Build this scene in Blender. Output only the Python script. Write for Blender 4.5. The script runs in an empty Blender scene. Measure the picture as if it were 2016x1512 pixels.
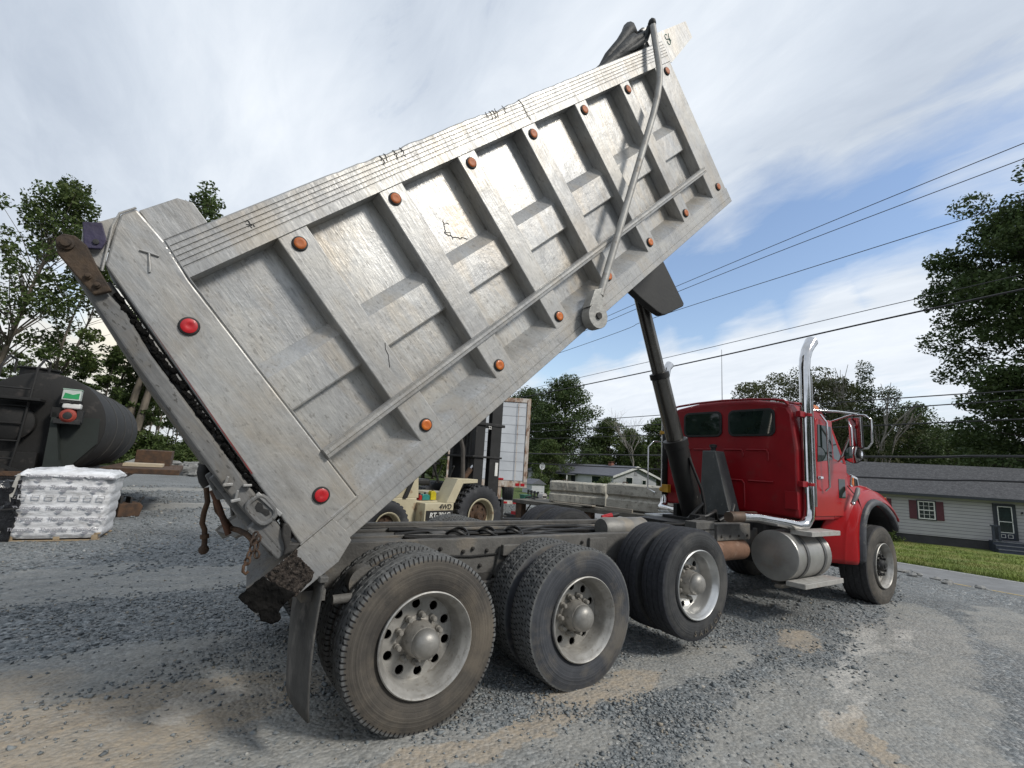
import bpy, bmesh, math, random
import numpy as np
from mathutils import Vector, Matrix
R_=math.radians; PI=math.pi
SC=bpy.context.scene; COL=SC.collection
# ------------------------------------------------------------------ camera
YAW,PITCH,ROLL=R_(33.649),R_(9.511),R_(3.559)
F=Vector((math.sin(YAW)*math.cos(PITCH),math.cos(YAW)*math.cos(PITCH),math.sin(PITCH)))
r0=Vector((math.cos(YAW),-math.sin(YAW),0)); u0=r0.cross(F)
RT=r0*math.cos(ROLL)+u0*math.sin(ROLL); UP=u0*math.cos(ROLL)-r0*math.sin(ROLL)
CAMP=Vector((-1.428,-4.112,1.630))
cd=bpy.data.cameras.new('camera'); cam=bpy.data.objects.new('camera',cd); COL.objects.link(cam)
m=Matrix((RT,UP,-F)).transposed().to_4x4(); m.translation=CAMP; cam.matrix_world=m
cd.sensor_width=36; cd.sensor_fit='HORIZONTAL'; cd.lens=952.085/2016*36; cd.clip_end=3000; cd.clip_start=.05
SC.camera=cam
def dirpx(x,y): return (F+RT*((x-1008)/952.085)-UP*((y-756)/952.085)).normalized()
# ------------------------------------------------------------------ world and sun
SUNV=Vector((.50,-1.0,.95)).normalized()
sel=math.asin(SUNV.z); saz=math.atan2(SUNV.x,SUNV.y)
w=bpy.data.worlds.new("World"); SC.world=w; w.use_nodes=True
nt=w.node_tree; N=nt.nodes; L=nt.links; N.clear()
def nd(t,**k):
    n=N.new(t)
    for a,b in k.items(): setattr(n,a,b)
    return n
def mth(op,a,b=None,c=None,clamp=False):
    n=N.new('ShaderNodeMath'); n.operation=op; n.use_clamp=clamp
    for i,v in enumerate((a,b,c)):
        if v is None: continue
        if isinstance(v,(int,float)): n.inputs[i].default_value=v
        else: L.new(v,n.inputs[i])
    return n.outputs[0]
sky=nd('ShaderNodeTexSky'); sky.sky_type='NISHITA'; sky.sun_disc=False; sky.sun_elevation=sel; sky.sun_rotation=saz
sky.air_density=1.3; sky.dust_density=.7; sky.ozone_density=2.0
tc=nd('ShaderNodeTexCoord')
sep=nd('ShaderNodeSeparateXYZ'); L.new(tc.outputs['Generated'],sep.inputs[0])
# project the view direction on a high layer so that clouds shrink towards the horizon
zc=mth('ADD',mth('MAXIMUM',sep.outputs[2],0.0),.22)
cx=mth('DIVIDE',sep.outputs[0],zc); cy=mth('DIVIDE',sep.outputs[1],zc)
cmb=nd('ShaderNodeCombineXYZ'); L.new(cx,cmb.inputs[0]); L.new(cy,cmb.inputs[1])
def noise(scale,detail=6,rough=.55,dist=0,vec=None,stretch=None,off=(0,0,0)):
    n=nd('ShaderNodeTexNoise'); n.inputs['Scale'].default_value=scale; n.inputs['Detail'].default_value=detail
    n.inputs['Roughness'].default_value=rough; n.inputs['Distortion'].default_value=dist
    mp=nd('ShaderNodeMapping'); mp.inputs['Scale'].default_value=stretch or (1,1,1); mp.inputs['Location'].default_value=off
    mp.inputs['Rotation'].default_value=(0,0,R_(50))
    L.new(vec or cmb.outputs[0],mp.inputs[0]); L.new(mp.outputs[0],n.inputs['Vector']); return n.outputs[0]
def blob(px,py,r):      # 1 in a direction, falling to 0 at r radians
    d=dirpx(px,py); v=nd('ShaderNodeVectorMath',operation='DOT_PRODUCT'); L.new(tc.outputs['Generated'],v.inputs[0]); v.inputs[1].default_value=d
    a=mth('ARCCOSINE',mth('MINIMUM',v.outputs['Value'],1.0))
    return mth('SUBTRACT',1.0,mth('DIVIDE',a,r),clamp=True)
n1=noise(1.1,8,.58,.4,stretch=(1,.45,1)); n2=noise(.8,5,.5,.2,stretch=(1,.5,1),off=(3,1,0)); n3=noise(3.2,8,.6,.5,stretch=(1,.5,1),off=(7,2,0))
n4=noise(11,7,.62,.6,stretch=(1,.35,1),off=(1,5,0))
hole=None
for px,py,r,k in ((1240,640,.17,1.5),(1400,590,.20,1.5),(1560,500,.20,1.35),(1740,470,.20,1.1),(1900,360,.20,.55),(1110,690,.14,1.3),(1800,760,.12,.6),(150,560,.10,.6)):
    b=mth('MULTIPLY',mth('SMOOTH_MIN',blob(px,py,r),1.0,.1),k); hole=b if hole is None else mth('MAXIMUM',hole,b)
cl=None
for px,py,r,k in ((1300,735,.10,1.0),(1480,690,.11,1.1),(1640,640,.10,1.1),(1780,600,.11,1.0),(1850,640,.12,1.0),(1190,800,.12,1.0),(1400,760,.14,1.0)):
    b=mth('MULTIPLY',blob(px,py,r),k); cl=b if cl is None else mth('MAXIMUM',cl,b)
cov=mth('ADD',mth('SUBTRACT',1.12,hole),mth('MULTIPLY',mth('SUBTRACT',n1,.5),1.5))
cov=mth('ADD',cov,mth('MULTIPLY',mth('SUBTRACT',n3,.5),1.15)); cov=mth('ADD',cov,mth('MULTIPLY',mth('SUBTRACT',n4,.5),.6))
cov=mth('ADD',cov,mth('MULTIPLY',cl,1.3))
cov=mth('SUBTRACT',cov,.30); cov=mth('MULTIPLY',cov,1.45,clamp=True)
# cloud brightness
br=mth('ADD',.615,mth('MULTIPLY',mth('SUBTRACT',n2,.5),.60))
br=mth('ADD',br,mth('MULTIPLY',mth('SUBTRACT',n3,.5),.34)); br=mth('ADD',br,mth('MULTIPLY',mth('SUBTRACT',n4,.5),.20))
for px,py,r,k in ((330,330,.42,.10),(1700,690,.30,.10),(1300,760,.25,.10),(250,690,.22,.16),(820,60,.3,-.14),(100,60,.4,-.12),(80,180,.3,-.10),(560,200,.25,.10),(1500,200,.3,.04),(1750,120,.25,-.08),(1850,120,.4,-.02)):
    br=mth('ADD',br,mth('MULTIPLY',blob(px,py,r),k))
ramp=nd('ShaderNodeValToRGB'); L.new(br,ramp.inputs[0]); e=ramp.color_ramp.elements
e[0].position=.30; e[0].color=(.34,.395,.485,1); e[1].position=.98; e[1].color=(.90,.93,.96,1)
x=e.new(.58); x.color=(.555,.61,.685,1)
warm=nd('ShaderNodeMixRGB'); warm.blend_type='MULTIPLY'; L.new(mth('MULTIPLY',blob(240,700,.20),.9,clamp=True),warm.inputs[0]); L.new(ramp.outputs[0],warm.inputs[1]); warm.inputs[2].default_value=(1.18,1.02,.76,1)
sk=nd('ShaderNodeMixRGB'); sk.blend_type='MULTIPLY'; sk.inputs[0].default_value=1; L.new(sky.outputs[0],sk.inputs[1]); sk.inputs[2].default_value=(1.70,1.62,1.66,1)
sc2=nd('ShaderNodeVectorMath',operation='SCALE'); L.new(warm.outputs[0],sc2.inputs[0]); sc2.inputs['Scale'].default_value=11.8
mx=nd('ShaderNodeMixRGB'); L.new(cov,mx.inputs[0]); L.new(sk.outputs[0],mx.inputs[1]); L.new(sc2.outputs[0],mx.inputs[2])
bg=nd('ShaderNodeBackground'); bg.inputs[1].default_value=.10; L.new(mx.outputs[0],bg.inputs[0])
wo=nd('ShaderNodeOutputWorld'); L.new(bg.outputs[0],wo.inputs[0])
sd=bpy.data.lights.new('sun','SUN'); sd.energy=2.5; sd.angle=R_(10); sd.color=(1,.95,.87)
so=bpy.data.objects.new('sun',sd); COL.objects.link(so); so.rotation_euler=SUNV.to_track_quat('Z','Y').to_euler(); so.location=(0,0,30)
SC.view_settings.view_transform='Standard'; SC.view_settings.look='None'; SC.view_settings.exposure=.10; SC.view_settings.gamma=1
SC.view_settings.use_curve_mapping=False
SC.render.resolution_x=1024; SC.render.resolution_y=768
try:
    SC.cycles.max_bounces=6; SC.cycles.transparent_max_bounces=8
except Exception: pass
# ------------------------------------------------------------------ materials
MATS={}
def mat(name,c1,c2=None,scale=3,rough=.6,metal=0,bump=.0,bscale=None,stretch=None,c3=None,s3=25,t3=.62,f3=.5,spec=.5,coat=0,detail=6,lo=.35,hi=.65,rvar=.0,trans=0,alpha=1,emit=None):
    if name in MATS: return MATS[name]
    m=bpy.data.materials.new(name); MATS[name]=m; m.use_nodes=True; t=m.node_tree; n=t.nodes; l=t.links
    b=n['Principled BSDF']; b.inputs['Roughness'].default_value=rough; b.inputs['Metallic'].default_value=metal
    b.inputs['Specular IOR Level'].default_value=spec; b.inputs['Coat Weight'].default_value=coat; b.inputs['Coat Roughness'].default_value=.08
    b.inputs['Transmission Weight'].default_value=trans
    if emit: b.inputs['Emission Color'].default_value=(*emit[:3],1); b.inputs['Emission Strength'].default_value=emit[3]
    c2=c2 or tuple(v*.75 for v in c1)
    tc=n.new('ShaderNodeTexCoord'); mp=n.new('ShaderNodeMapping'); l.new(tc.outputs['Object'],mp.inputs[0]); mp.inputs['Scale'].default_value=stretch or (1,1,1)
    no=n.new('ShaderNodeTexNoise'); no.inputs['Scale'].default_value=scale; no.inputs['Detail'].default_value=detail; no.inputs['Roughness'].default_value=.62; l.new(mp.outputs[0],no.inputs['Vector'])
    rp=n.new('ShaderNodeValToRGB'); l.new(no.outputs[0],rp.inputs[0]); e=rp.color_ramp.elements
    e[0].position=lo; e[1].position=hi; e[0].color=(*c2,1); e[1].color=(*c1,1); out=rp.outputs[0]
    if c3:
        n3=n.new('ShaderNodeTexNoise'); n3.inputs['Scale'].default_value=s3; n3.inputs['Detail'].default_value=5; n3.inputs['Roughness'].default_value=.6; l.new(mp.outputs[0],n3.inputs['Vector'])
        r3=n.new('ShaderNodeValToRGB'); l.new(n3.outputs[0],r3.inputs[0]); r3.color_ramp.elements[0].position=t3-.04; r3.color_ramp.elements[1].position=t3+.04
        r3.color_ramp.elements[0].color=(0,0,0,1); r3.color_ramp.elements[1].color=(f3,f3,f3,1)
        mx=n.new('ShaderNodeMixRGB'); l.new(r3.outputs[0],mx.inputs[0]); l.new(out,mx.inputs[1]); mx.inputs[2].default_value=(*c3,1); out=mx.outputs[0]
    l.new(out,b.inputs['Base Color'])
    if rvar:
        mr=n.new('ShaderNodeMapRange'); l.new(no.outputs[0],mr.inputs[0]); mr.inputs[1].default_value=.3; mr.inputs[2].default_value=.7; mr.inputs[3].default_value=rough+rvar; mr.inputs[4].default_value=rough-rvar
        l.new(mr.outputs[0],b.inputs['Roughness'])
    if bump:
        nb=n.new('ShaderNodeTexNoise'); nb.inputs['Scale'].default_value=bscale or scale*6; nb.inputs['Detail'].default_value=6; l.new(mp.outputs[0],nb.inputs['Vector'])
        bp=n.new('ShaderNodeBump'); bp.inputs['Strength'].default_value=bump; bp.inputs['Distance'].default_value=.02; l.new(nb.outputs[0],bp.inputs['Height']); l.new(bp.outputs[0],b.inputs['Normal'])
    return m
def alu(name,base=.42,warm=0.0,metal=.55,rough=.5,speck=.5):
    """weathered aluminium: brushed streaks, oxide speckle, brown film"""
    m=bpy.data.materials.new(name); MATS[name]=m; m.use_nodes=True; t=m.node_tree; n=t.nodes; l=t.links; b=n['Principled BSDF']
    tc=n.new('ShaderNodeTexCoord')
    def no(scale,st=(1,1,1),det=6,ro=.6,dist=0):
        mp=n.new('ShaderNodeMapping'); mp.inputs['Scale'].default_value=st; l.new(tc.outputs['Object'],mp.inputs[0])
        x=n.new('ShaderNodeTexNoise'); x.inputs['Scale'].default_value=scale; x.inputs['Detail'].default_value=det; x.inputs['Roughness'].default_value=ro; x.inputs['Distortion'].default_value=dist; l.new(mp.outputs[0],x.inputs['Vector']); return x.outputs[0]
    def ramp(v,*st):
        r=n.new('ShaderNodeValToRGB'); l.new(v,r.inputs[0]); e=r.color_ramp.elements
        while len(e)<len(st): e.new(.5)
        for q,(p,c) in zip(e,st): q.position=p; q.color=(*c,1) if isinstance(c,tuple) else (c,c,c,1)
        return r.outputs[0]
    def mix(f,a,bb,mode='MIX'):
        x=n.new('ShaderNodeMixRGB'); x.blend_type=mode
        for i,v in enumerate((f,a,bb)):
            if isinstance(v,(int,float)): x.inputs[i].default_value=v if i==0 else (v,v,v,1)
            elif isinstance(v,tuple): x.inputs[i].default_value=(*v,1)
            else: l.new(v,x.inputs[i])
        return x.outputs[0]
    g=base
    big=no(1.7,(1,1,1),7,.62,.3)
    c=ramp(big,(.3,(g*.74,g*.75,g*.76)),(.5,(g*.97,g*.97,g*.955)),(.68,(g*1.12,g*1.09,g*1.02)))
    st=no(14,(5.5,5.5,.5),5,.6)
    c=mix(.42,c,mix(1,c,ramp(st,(.32,.72),(.5,1.0),(.7,1.15)),'MULTIPLY'))
    fine=no(60,(1,1,.22),4,.7)
    c=mix(.45,c,mix(1,c,ramp(fine,(.35,.7),(.62,1.15)),'MULTIPLY'))
    br=no(2.6,(1.3,1,.5),7,.66,.6)
    c=mix(ramp(br,(.46,0.0),(.70,.42+warm)),c,(g*1.02,g*.86,g*.64))
    dk=no(3.3,(2.2,1,.45),7,.7,.8); c=mix(ramp(dk,(.56,0.0),(.70,.55)),c,(g*.52,g*.50,g*.46)); bl=no(1.3,(1,1,1),5,.6,.5); c=mix(ramp(bl,(.54,0.0),(.60,.30)),c,(g*1.25,g*1.25,g*1.2))
    sp=no(34,(1.6,1,.7),3,.5)
    c=mix(ramp(sp,(.635,0.0),(.67,speck)),c,(g*.33,g*.31,g*.28))
    l.new(c,b.inputs['Base Color']); b.inputs['Metallic'].default_value=metal
    rr=n.new('ShaderNodeMapRange'); l.new(st,rr.inputs[0]); rr.inputs[1].default_value=.3; rr.inputs[2].default_value=.7; rr.inputs[3].default_value=rough+.1; rr.inputs[4].default_value=rough-.12; l.new(rr.outputs[0],b.inputs['Roughness'])
    bp=n.new('ShaderNodeBump'); bp.inputs['Strength'].default_value=.35; bp.inputs['Distance'].default_value=.03; l.new(mix(.10,big,st),bp.inputs['Height']); 
    bp2=n.new('ShaderNodeBump'); bp2.inputs['Strength'].default_value=.06; bp2.inputs['Distance'].default_value=.004; l.new(fine,bp2.inputs['Height']); l.new(bp.outputs[0],bp2.inputs['Normal'])
    l.new(bp2.outputs[0],b.inputs['Normal']); return m
ALU=alu('weathered_aluminium',.365,.06,.42,.46,.32)
ALUP=alu('weathered_panel',.42,.30,.48,.38,.42)
ALUT=alu('dirty_tailgate_aluminium',.165,.62,.15,.7,.8)
RIM=mat('cast_rim',(.43,.42,.395),(.27,.26,.24),6,.45,.4,.1,c3=(.22,.20,.17),s3=30,t3=.60,f3=.5)
RIMDK=mat('dusty_hub_metal',(.30,.285,.26),(.20,.19,.17),8,.6,.3,.15,40,c3=(.12,.11,.1),s3=22,t3=.58,f3=.6)
HUBM=mat('hub_cap_metal',(.30,.29,.27),(.20,.195,.18),7,.45,.45,.08,60)
def rubber(name,side,side2,tread,dust,fd=.5,rr=.51,slots=None,ns=96):
    m=bpy.data.materials.new(name); MATS[name]=m; m.use_nodes=True; t=m.node_tree;n=t.nodes;l=t.links;b=n['Principled BSDF']; b.inputs['Roughness'].default_value=.82; b.inputs['Specular IOR Level'].default_value=.35
    tc=n.new('ShaderNodeTexCoord'); sx=n.new('ShaderNodeSeparateXYZ'); l.new(tc.outputs['Object'],sx.inputs[0])
    cb=n.new('ShaderNodeCombineXYZ'); l.new(sx.outputs[0],cb.inputs[0]); l.new(sx.outputs[2],cb.inputs[1]); ln=n.new('ShaderNodeVectorMath'); ln.operation='LENGTH'; l.new(cb.outputs[0],ln.inputs[0]); r=ln.outputs['Value']
    def no(s,v,det=5,dim='3D'):
        x=n.new('ShaderNodeTexNoise'); x.noise_dimensions=dim; x.inputs['Scale'].default_value=s; x.inputs['Detail'].default_value=det; x.inputs['Roughness'].default_value=.62; l.new(v,x.inputs['W' if dim=='1D' else 'Vector']); return x.outputs[0]
    def rp(v,*st):
        k=n.new('ShaderNodeValToRGB'); l.new(v,k.inputs[0]); e=k.color_ramp.elements
        while len(e)<len(st): e.new(.5)
        for q,(p,c) in zip(e,st): q.position=p; q.color=(*c,1) if isinstance(c,tuple) else (c,c,c,1)
        return k.outputs[0]
    def mix(f,a,c,mode='MIX'):
        x=n.new('ShaderNodeMixRGB'); x.blend_type=mode
        for i,v in enumerate((f,a,c)):
            if isinstance(v,(int,float)): x.inputs[i].default_value=v if i==0 else (v,v,v,1)
            elif isinstance(v,tuple): x.inputs[i].default_value=(*v,1)
            else: l.new(v,x.inputs[i])
        return x.outputs[0]
    c=rp(no(4,tc.outputs['Object']),(.35,side2),(.65,side))
    ring=no(60,r,3,'1D'); c=mix(.75,c,mix(1,c,rp(ring,(.3,.72),(.7,1.28)),'MULTIPLY'))
    c=mix(rp(no(3.2,tc.outputs['Object'],7),(.47,0.0),(.62,fd)),c,dust)
    tr=n.new('ShaderNodeMapRange'); l.new(r,tr.inputs[0]); tr.inputs[1].default_value=rr-.016; tr.inputs[2].default_value=rr-.006
    tt=mix(1,tread,rp(no(30,tc.outputs['Object']),(.3,.6),(.7,1.3)),'MULTIPLY'); c=mix(tr.outputs[0],c,tt)
    if slots:
        def ma(op,a,bb=None,cl=False):
            x=n.new('ShaderNodeMath'); x.operation=op; x.use_clamp=cl
            for i,v in enumerate((a,bb)):
                if v is None: continue
                if isinstance(v,(int,float)): x.inputs[i].default_value=v
                else: l.new(v,x.inputs[i])
            return x.outputs[0]
        ang=ma('MULTIPLY',ma('ARCTAN2',sx.outputs[2],sx.outputs[0]),ns/(2*PI)); ay=ma('ABSOLUTE',sx.outputs[1])
        def sl(y0,y1,ph,wd):
            f=ma('FRACT',ma('ADD',ma('ADD',ang,ph),ma('MULTIPLY',sx.outputs[1],9.0))); m1=ma('LESS_THAN',f,wd); m2=ma('MULTIPLY',ma('GREATER_THAN',ay,y0),ma('LESS_THAN',ay,y1)); return ma('MULTIPLY',m1,m2)
        if slots=='shoulder': mk=ma('MAXIMUM',sl(.100,.140,.0,.30),sl(.055,.085,.5,.22))
        else: mk=ma('MAXIMUM',ma('MAXIMUM',sl(.092,.120,.0,.26),sl(.055,.082,.4,.26)),ma('MAXIMUM',sl(.020,.045,.1,.26),sl(.0,.012,.6,.26)))
        mk=ma('MULTIPLY',mk,ma('GREATER_THAN',r,rr-.022)); c=mix(mk,c,(.010,.010,.011))
    l.new(c,b.inputs['Base Color'])
    bp=n.new('ShaderNodeBump'); bp.inputs['Strength'].default_value=.5; bp.inputs['Distance'].default_value=.006; l.new(ring,bp.inputs['Height']); b2=n.new('ShaderNodeBump'); b2.inputs['Strength'].default_value=.3; b2.inputs['Distance'].default_value=.006; l.new(no(70,tc.outputs['Object']),b2.inputs['Height']); l.new(bp.outputs[0],b2.inputs['Normal']); l.new(b2.outputs[0],b.inputs['Normal']); return m
RUB1=rubber('worn_tyre_brown_wall',(.090,.080,.067),(.048,.044,.040),(.115,.118,.118),(.155,.130,.100),.55,slots='shoulder',ns=100)
RUB2=rubber('worn_tyre_grey_wall',(.060,.064,.072),(.036,.039,.046),(.105,.108,.108),(.170,.150,.120),.50,slots='cross',ns=84)
RUB3=rubber('black_tyre',(.050,.052,.054),(.028,.029,.031),(.030,.032,.038),(.11,.105,.095),.45,.485)
RUB4=rubber('steer_tyre',(.085,.078,.068),(.05,.047,.043),(.040,.040,.042),(.15,.13,.105),.55,.54)
RUB=mat('dusty_rubber',(.105,.105,.103),(.055,.056,.058),5,.85,0,.35,40,c3=(.17,.145,.11),s3=3.5,t3=.56,f3=.55)
RUBB=mat('brown_dust_rubber',(.115,.10,.082),(.06,.057,.052),4,.85,0,.3,40,c3=(.19,.155,.115),s3=3,t3=.52,f3=.6)
RUBN=mat('black_rubber',(.035,.037,.042),(.020,.021,.025),5,.7,0,.25,50,c3=(.10,.10,.10),s3=4,t3=.62,f3=.5)
BLK=mat('black_paint',(.016,.016,.016),(.009,.009,.009),5,.6,0,.15,40,c3=(.06,.056,.052),s3=9,t3=.64,f3=.4)
DARK=mat('dark_grease_steel',(.05,.047,.043),(.022,.021,.02),6,.7,.1,.3,30)
FRM=mat('frame_grey_paint',(.145,.14,.13),(.075,.073,.07),3.5,.7,.1,.25,50,c3=(.23,.195,.15),s3=3,t3=.58,f3=.5)
RUST=mat('rust_brown',(.10,.055,.03),(.045,.03,.022),9,.85,.1,.4,60)
RUST2=mat('rusty_lever_steel',(.15,.065,.035),(.05,.03,.022),9,.8,.1,.4,60)
RED=mat('red_truck_paint',(.36,.002,.005),(.29,.002,.004),2,.32,0,0,coat=.35,spec=.35,c3=(.22,.03,.03),s3=4,t3=.66,f3=.4)
REDD=mat('faded_red_paint',(.27,.005,.010),(.21,.004,.008),2.2,.42,0,.03,30,coat=.10,spec=.35,c3=(.16,.03,.028),s3=5,t3=.62,f3=.35)
CHR=mat('chrome',(.70,.70,.71),(.50,.49,.48),5,.08,1,.04,7,rvar=.04)
CHRD=mat('dull_chrome',(.45,.44,.43),(.25,.24,.23),6,.28,1,.1,20,rvar=.1)
STEEL=mat('cylinder_steel',(.20,.19,.175),(.09,.085,.08),3,.26,.9,.05,stretch=(1,1,.2))
STEELD=mat('cylinder_dark',(.022,.021,.02),(.012,.012,.012),3,.5,.2,.1,20)
GLS=mat('window_glass',(.018,.030,.026),(.008,.014,.012),5,.03,0,0,spec=.5)
TANKM=mat('fuel_tank_aluminium',(.40,.395,.375),(.28,.275,.26),3,.40,.55,.1,40,c3=(.30,.26,.21),s3=4,t3=.62,f3=.5)
STEPM=mat('step_aluminium',(.50,.49,.46),(.33,.32,.30),8,.5,.4,.2,40,c3=(.25,.2,.15),s3=8,t3=.6,f3=.5)
AMB=mat('amber_lens',(.60,.16,.014),(.42,.09,.010),30,.45,0,0,coat=.15)
AMBD=mat('dusty_amber_lens',(.46,.125,.020),(.32,.075,.014),30,.55,0,0,coat=0)
REDL=mat('red_lens',(.50,.008,.014),(.34,.004,.010),30,.45,0,0,coat=.15)
ASPH=mat('asphalt_crust',(.010,.0095,.009),(.004,.004,.004),14,.95,0,1.0,30,spec=.1)
CRUST=mat('asphalt_crust_brown',(.075,.062,.053),(.008,.008,.008),45,.95,0,1.0,60,spec=.1)
LINK=mat('brown_link_steel',(.085,.055,.032),(.022,.017,.014),6,.75,.2,.3,40)
BLUE=mat('worn_navy_paint',(.030,.024,.062),(.018,.014,.035),5,.6,0,.2,30,c3=(.12,.09,.06),s3=12,t3=.6,f3=.7)
TARP=mat('black_tarp',(.016,.018,.018),(.008,.009,.009),4,.6,0,.7,14)
YEL=mat('yellow_clamp',(.55,.30,.02),(.40,.20,.015),8,.5,0,.1)
MFL=mat('dusty_mudflap',(.085,.083,.077),(.026,.026,.026),2.6,.75,0,.25,30,c3=(.15,.14,.13),s3=4,t3=.58,f3=.6)
HOSE=mat('black_hose',(.02,.02,.02),(.012,.012,.012),8,.5,0,.1)
WHITEP=mat('white_paint',(.68,.68,.66),(.55,.55,.53),2,.5,0,.05)
# ------------------------------------------------------------------ mesh builder
class MB:
    def __init__(s): s.v=[]; s.f=[]
    def add(s,vs,fs,T=None):
        o=len(s.v)
        s.v+= [tuple(T(*p)) for p in vs] if T else [tuple(p) for p in vs]
        s.f+= [tuple(i+o for i in f) for f in fs]; return s
    def box(s,x0,x1,y0,y1,z0,z1,T=None):
        v=[(x,y,z) for x in (x0,x1) for y in (y0,y1) for z in (z0,z1)]
        return s.add(v,[(0,1,3,2),(4,6,7,5),(0,4,5,1),(2,3,7,6),(0,2,6,4),(1,5,7,3)],T)
    def prism(s,poly,a,b,ax='y',T=None):
        n=len(poly)
        if ax=='y': v=[(p[0],a,p[1]) for p in poly]+[(p[0],b,p[1]) for p in poly]
        elif ax=='x': v=[(a,p[0],p[1]) for p in poly]+[(b,p[0],p[1]) for p in poly]
        else: v=[(p[0],p[1],a) for p in poly]+[(p[0],p[1],b) for p in poly]
        return s.add(v,[tuple(range(n)),tuple(range(2*n-1,n-1,-1))]+[(i,i+n,(i+1)%n+n,(i+1)%n) for i in range(n)],T)
    def bar(s,p,q,w,h,up=(0,0,1)):
        p=Vector(p);q=Vector(q);d=(q-p).normalized();u=Vector(up); sd=d.cross(u)
        if sd.length<1e-4: sd=d.cross(Vector((1,0,0)))
        sd.normalize(); u=sd.cross(d).normalized(); v=[]
        for c in (p,q):
            for a,b in ((-1,-1),(1,-1),(1,1),(-1,1)): v.append(c+sd*a*w/2+u*b*h/2)
        return s.add(v,[(0,1,2,3),(7,6,5,4)]+[(i,i+4,(i+1)%4+4,(i+1)%4) for i in range(4)])
    def tube(s,path,r,n=10,closed=False):
        P=[Vector(p) for p in path]; m=len(P); rs=r if isinstance(r,(list,tuple)) else [r]*m
        t0=(P[1]-P[0]).normalized(); u=t0.orthogonal().normalized(); v=[];
        for i in range(m):
            t=(P[min(i+1,m-1)]-P[max(i-1,0)]).normalized() if not closed else (P[(i+1)%m]-P[i-1]).normalized()
            u=(u-t*u.dot(t)).normalized(); w=t.cross(u)
            for k in range(n):
                a=2*PI*k/n; v.append(P[i]+(u*math.cos(a)+w*math.sin(a))*rs[i])
        f=[]
        for i in range(m if closed else m-1):
            j=(i+1)%m
            for k in range(n): f.append((i*n+k,i*n+(k+1)%n,j*n+(k+1)%n,j*n+k))
        if not closed: f+=[tuple(range(n-1,-1,-1)),tuple(range((m-1)*n,m*n))]
        return s.add(v,f)
    def lathe(s,prof,c=(0,0,0),ax='y',n=48,close=False):
        """prof: (radius, distance along axis)"""
        v=[]
        for r,a in prof:
            for k in range(n):
                t=2*PI*k/n; x,z=r*math.cos(t),r*math.sin(t)
                p={'y':(x,a,z),'x':(a,x,z),'z':(x,z,a)}[ax]; v.append((p[0]+c[0],p[1]+c[1],p[2]+c[2]))
        f=[]; m=len(prof)
        for i in range(m if close else m-1):
            j=(i+1)%m
            for k in range(n): f.append((i*n+k,i*n+(k+1)%n,j*n+(k+1)%n,j*n+k))
        if not close:
            if prof[0][0]>1e-6: f.append(tuple(range(n)))
            if prof[-1][0]>1e-6: f.append(tuple(range(m*n-1,(m-1)*n-1,-1)))
        return s.add(v,f)
    def cyl(s,p,q,r,r2=None,n=20): return s.tube([p,q],[r,r if r2 is None else r2],n)
    def ball(s,c,r,n=14,m=8,sc=(1,1,1),jit=0,seed=0):
        rd=random.Random(seed); v=[(c[0],c[1],c[2]-r*sc[2])]; f=[]
        for i in range(1,m):
            ph=-PI/2+PI*i/m
            for k in range(n):
                t=2*PI*k/n; q=r*(1+rd.uniform(-jit,jit)); v.append((c[0]+q*math.cos(ph)*math.cos(t)*sc[0],c[1]+q*math.cos(ph)*math.sin(t)*sc[1],c[2]+q*math.sin(ph)*sc[2]))
        v.append((c[0],c[1],c[2]+r*sc[2])); T=len(v)-1
        for k in range(n): f.append((0,1+(k+1)%n,1+k)); f.append((T,T-n+k,T-n+(k+1)%n))
        for i in range(m-2):
            for k in range(n): f.append((1+i*n+k,1+i*n+(k+1)%n,1+(i+1)*n+(k+1)%n,1+(i+1)*n+k))
        return s.add(v,f)
    def loft(s,secs,caps=True,T=None):
        n=len(secs[0]); v=[p for q in secs for p in q]; f=[]
        for i in range(len(secs)-1):
            for k in range(n): f.append((i*n+k,i*n+(k+1)%n,(i+1)*n+(k+1)%n,(i+1)*n+k))
        if caps: f+=[tuple(range(n-1,-1,-1)),tuple(range((len(secs)-1)*n,len(secs)*n))]
        return s.add(v,f,T)
    def build(s,name,mt,parent=None,bevel=0,smooth=None,seg=2,fix=True):
        me=bpy.data.meshes.new(name); me.from_pydata(s.v,[],s.f)
        if fix:
            b=bmesh.new(); b.from_mesh(me); bmesh.ops.recalc_face_normals(b,faces=b.faces); b.to_mesh(me); b.free()
        if mt: me.materials.append(mt)
        o=bpy.data.objects.new(name,me); COL.objects.link(o)
        if parent: o.parent=parent
        if smooth is not None:
            me.shade_smooth(); me.set_sharp_from_angle(angle=R_(smooth))
        if bevel:
            md=o.modifiers.new('bevel','BEVEL'); md.width=bevel; md.segments=seg; md.limit_method='ANGLE'; md.angle_limit=R_(40); md.harden_normals=False
        return o
def tag(o,label=None,cat=None,group=None,kind=None):
    if label: o['label']=label
    if cat: o['category']=cat
    if group: o['group']=group
    if kind: o['kind']=kind
    return o
def thing(name,label,cat,loc=(0,0,0),rz=0,group=None):
    o=bpy.data.objects.new(name,None); COL.objects.link(o); o.location=loc; o.rotation_euler=(0,0,rz); o.empty_display_size=.3
    return tag(o,label,cat,group)
def copytree(o,parent=None,loc=None,rot=None,scale=None):
    c=o.copy(); COL.objects.link(c); c.parent=parent
    if loc is not None: c.location=loc
    if rot is not None: c.rotation_euler=rot
    if scale is not None: c.scale=scale
    for ch in KIDS(o): copytree(ch,c)
    return c
def KIDS(o): return [x for x in COL.objects if x.parent==o]
def setl(o,l): o['label']=l; return o
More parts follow.
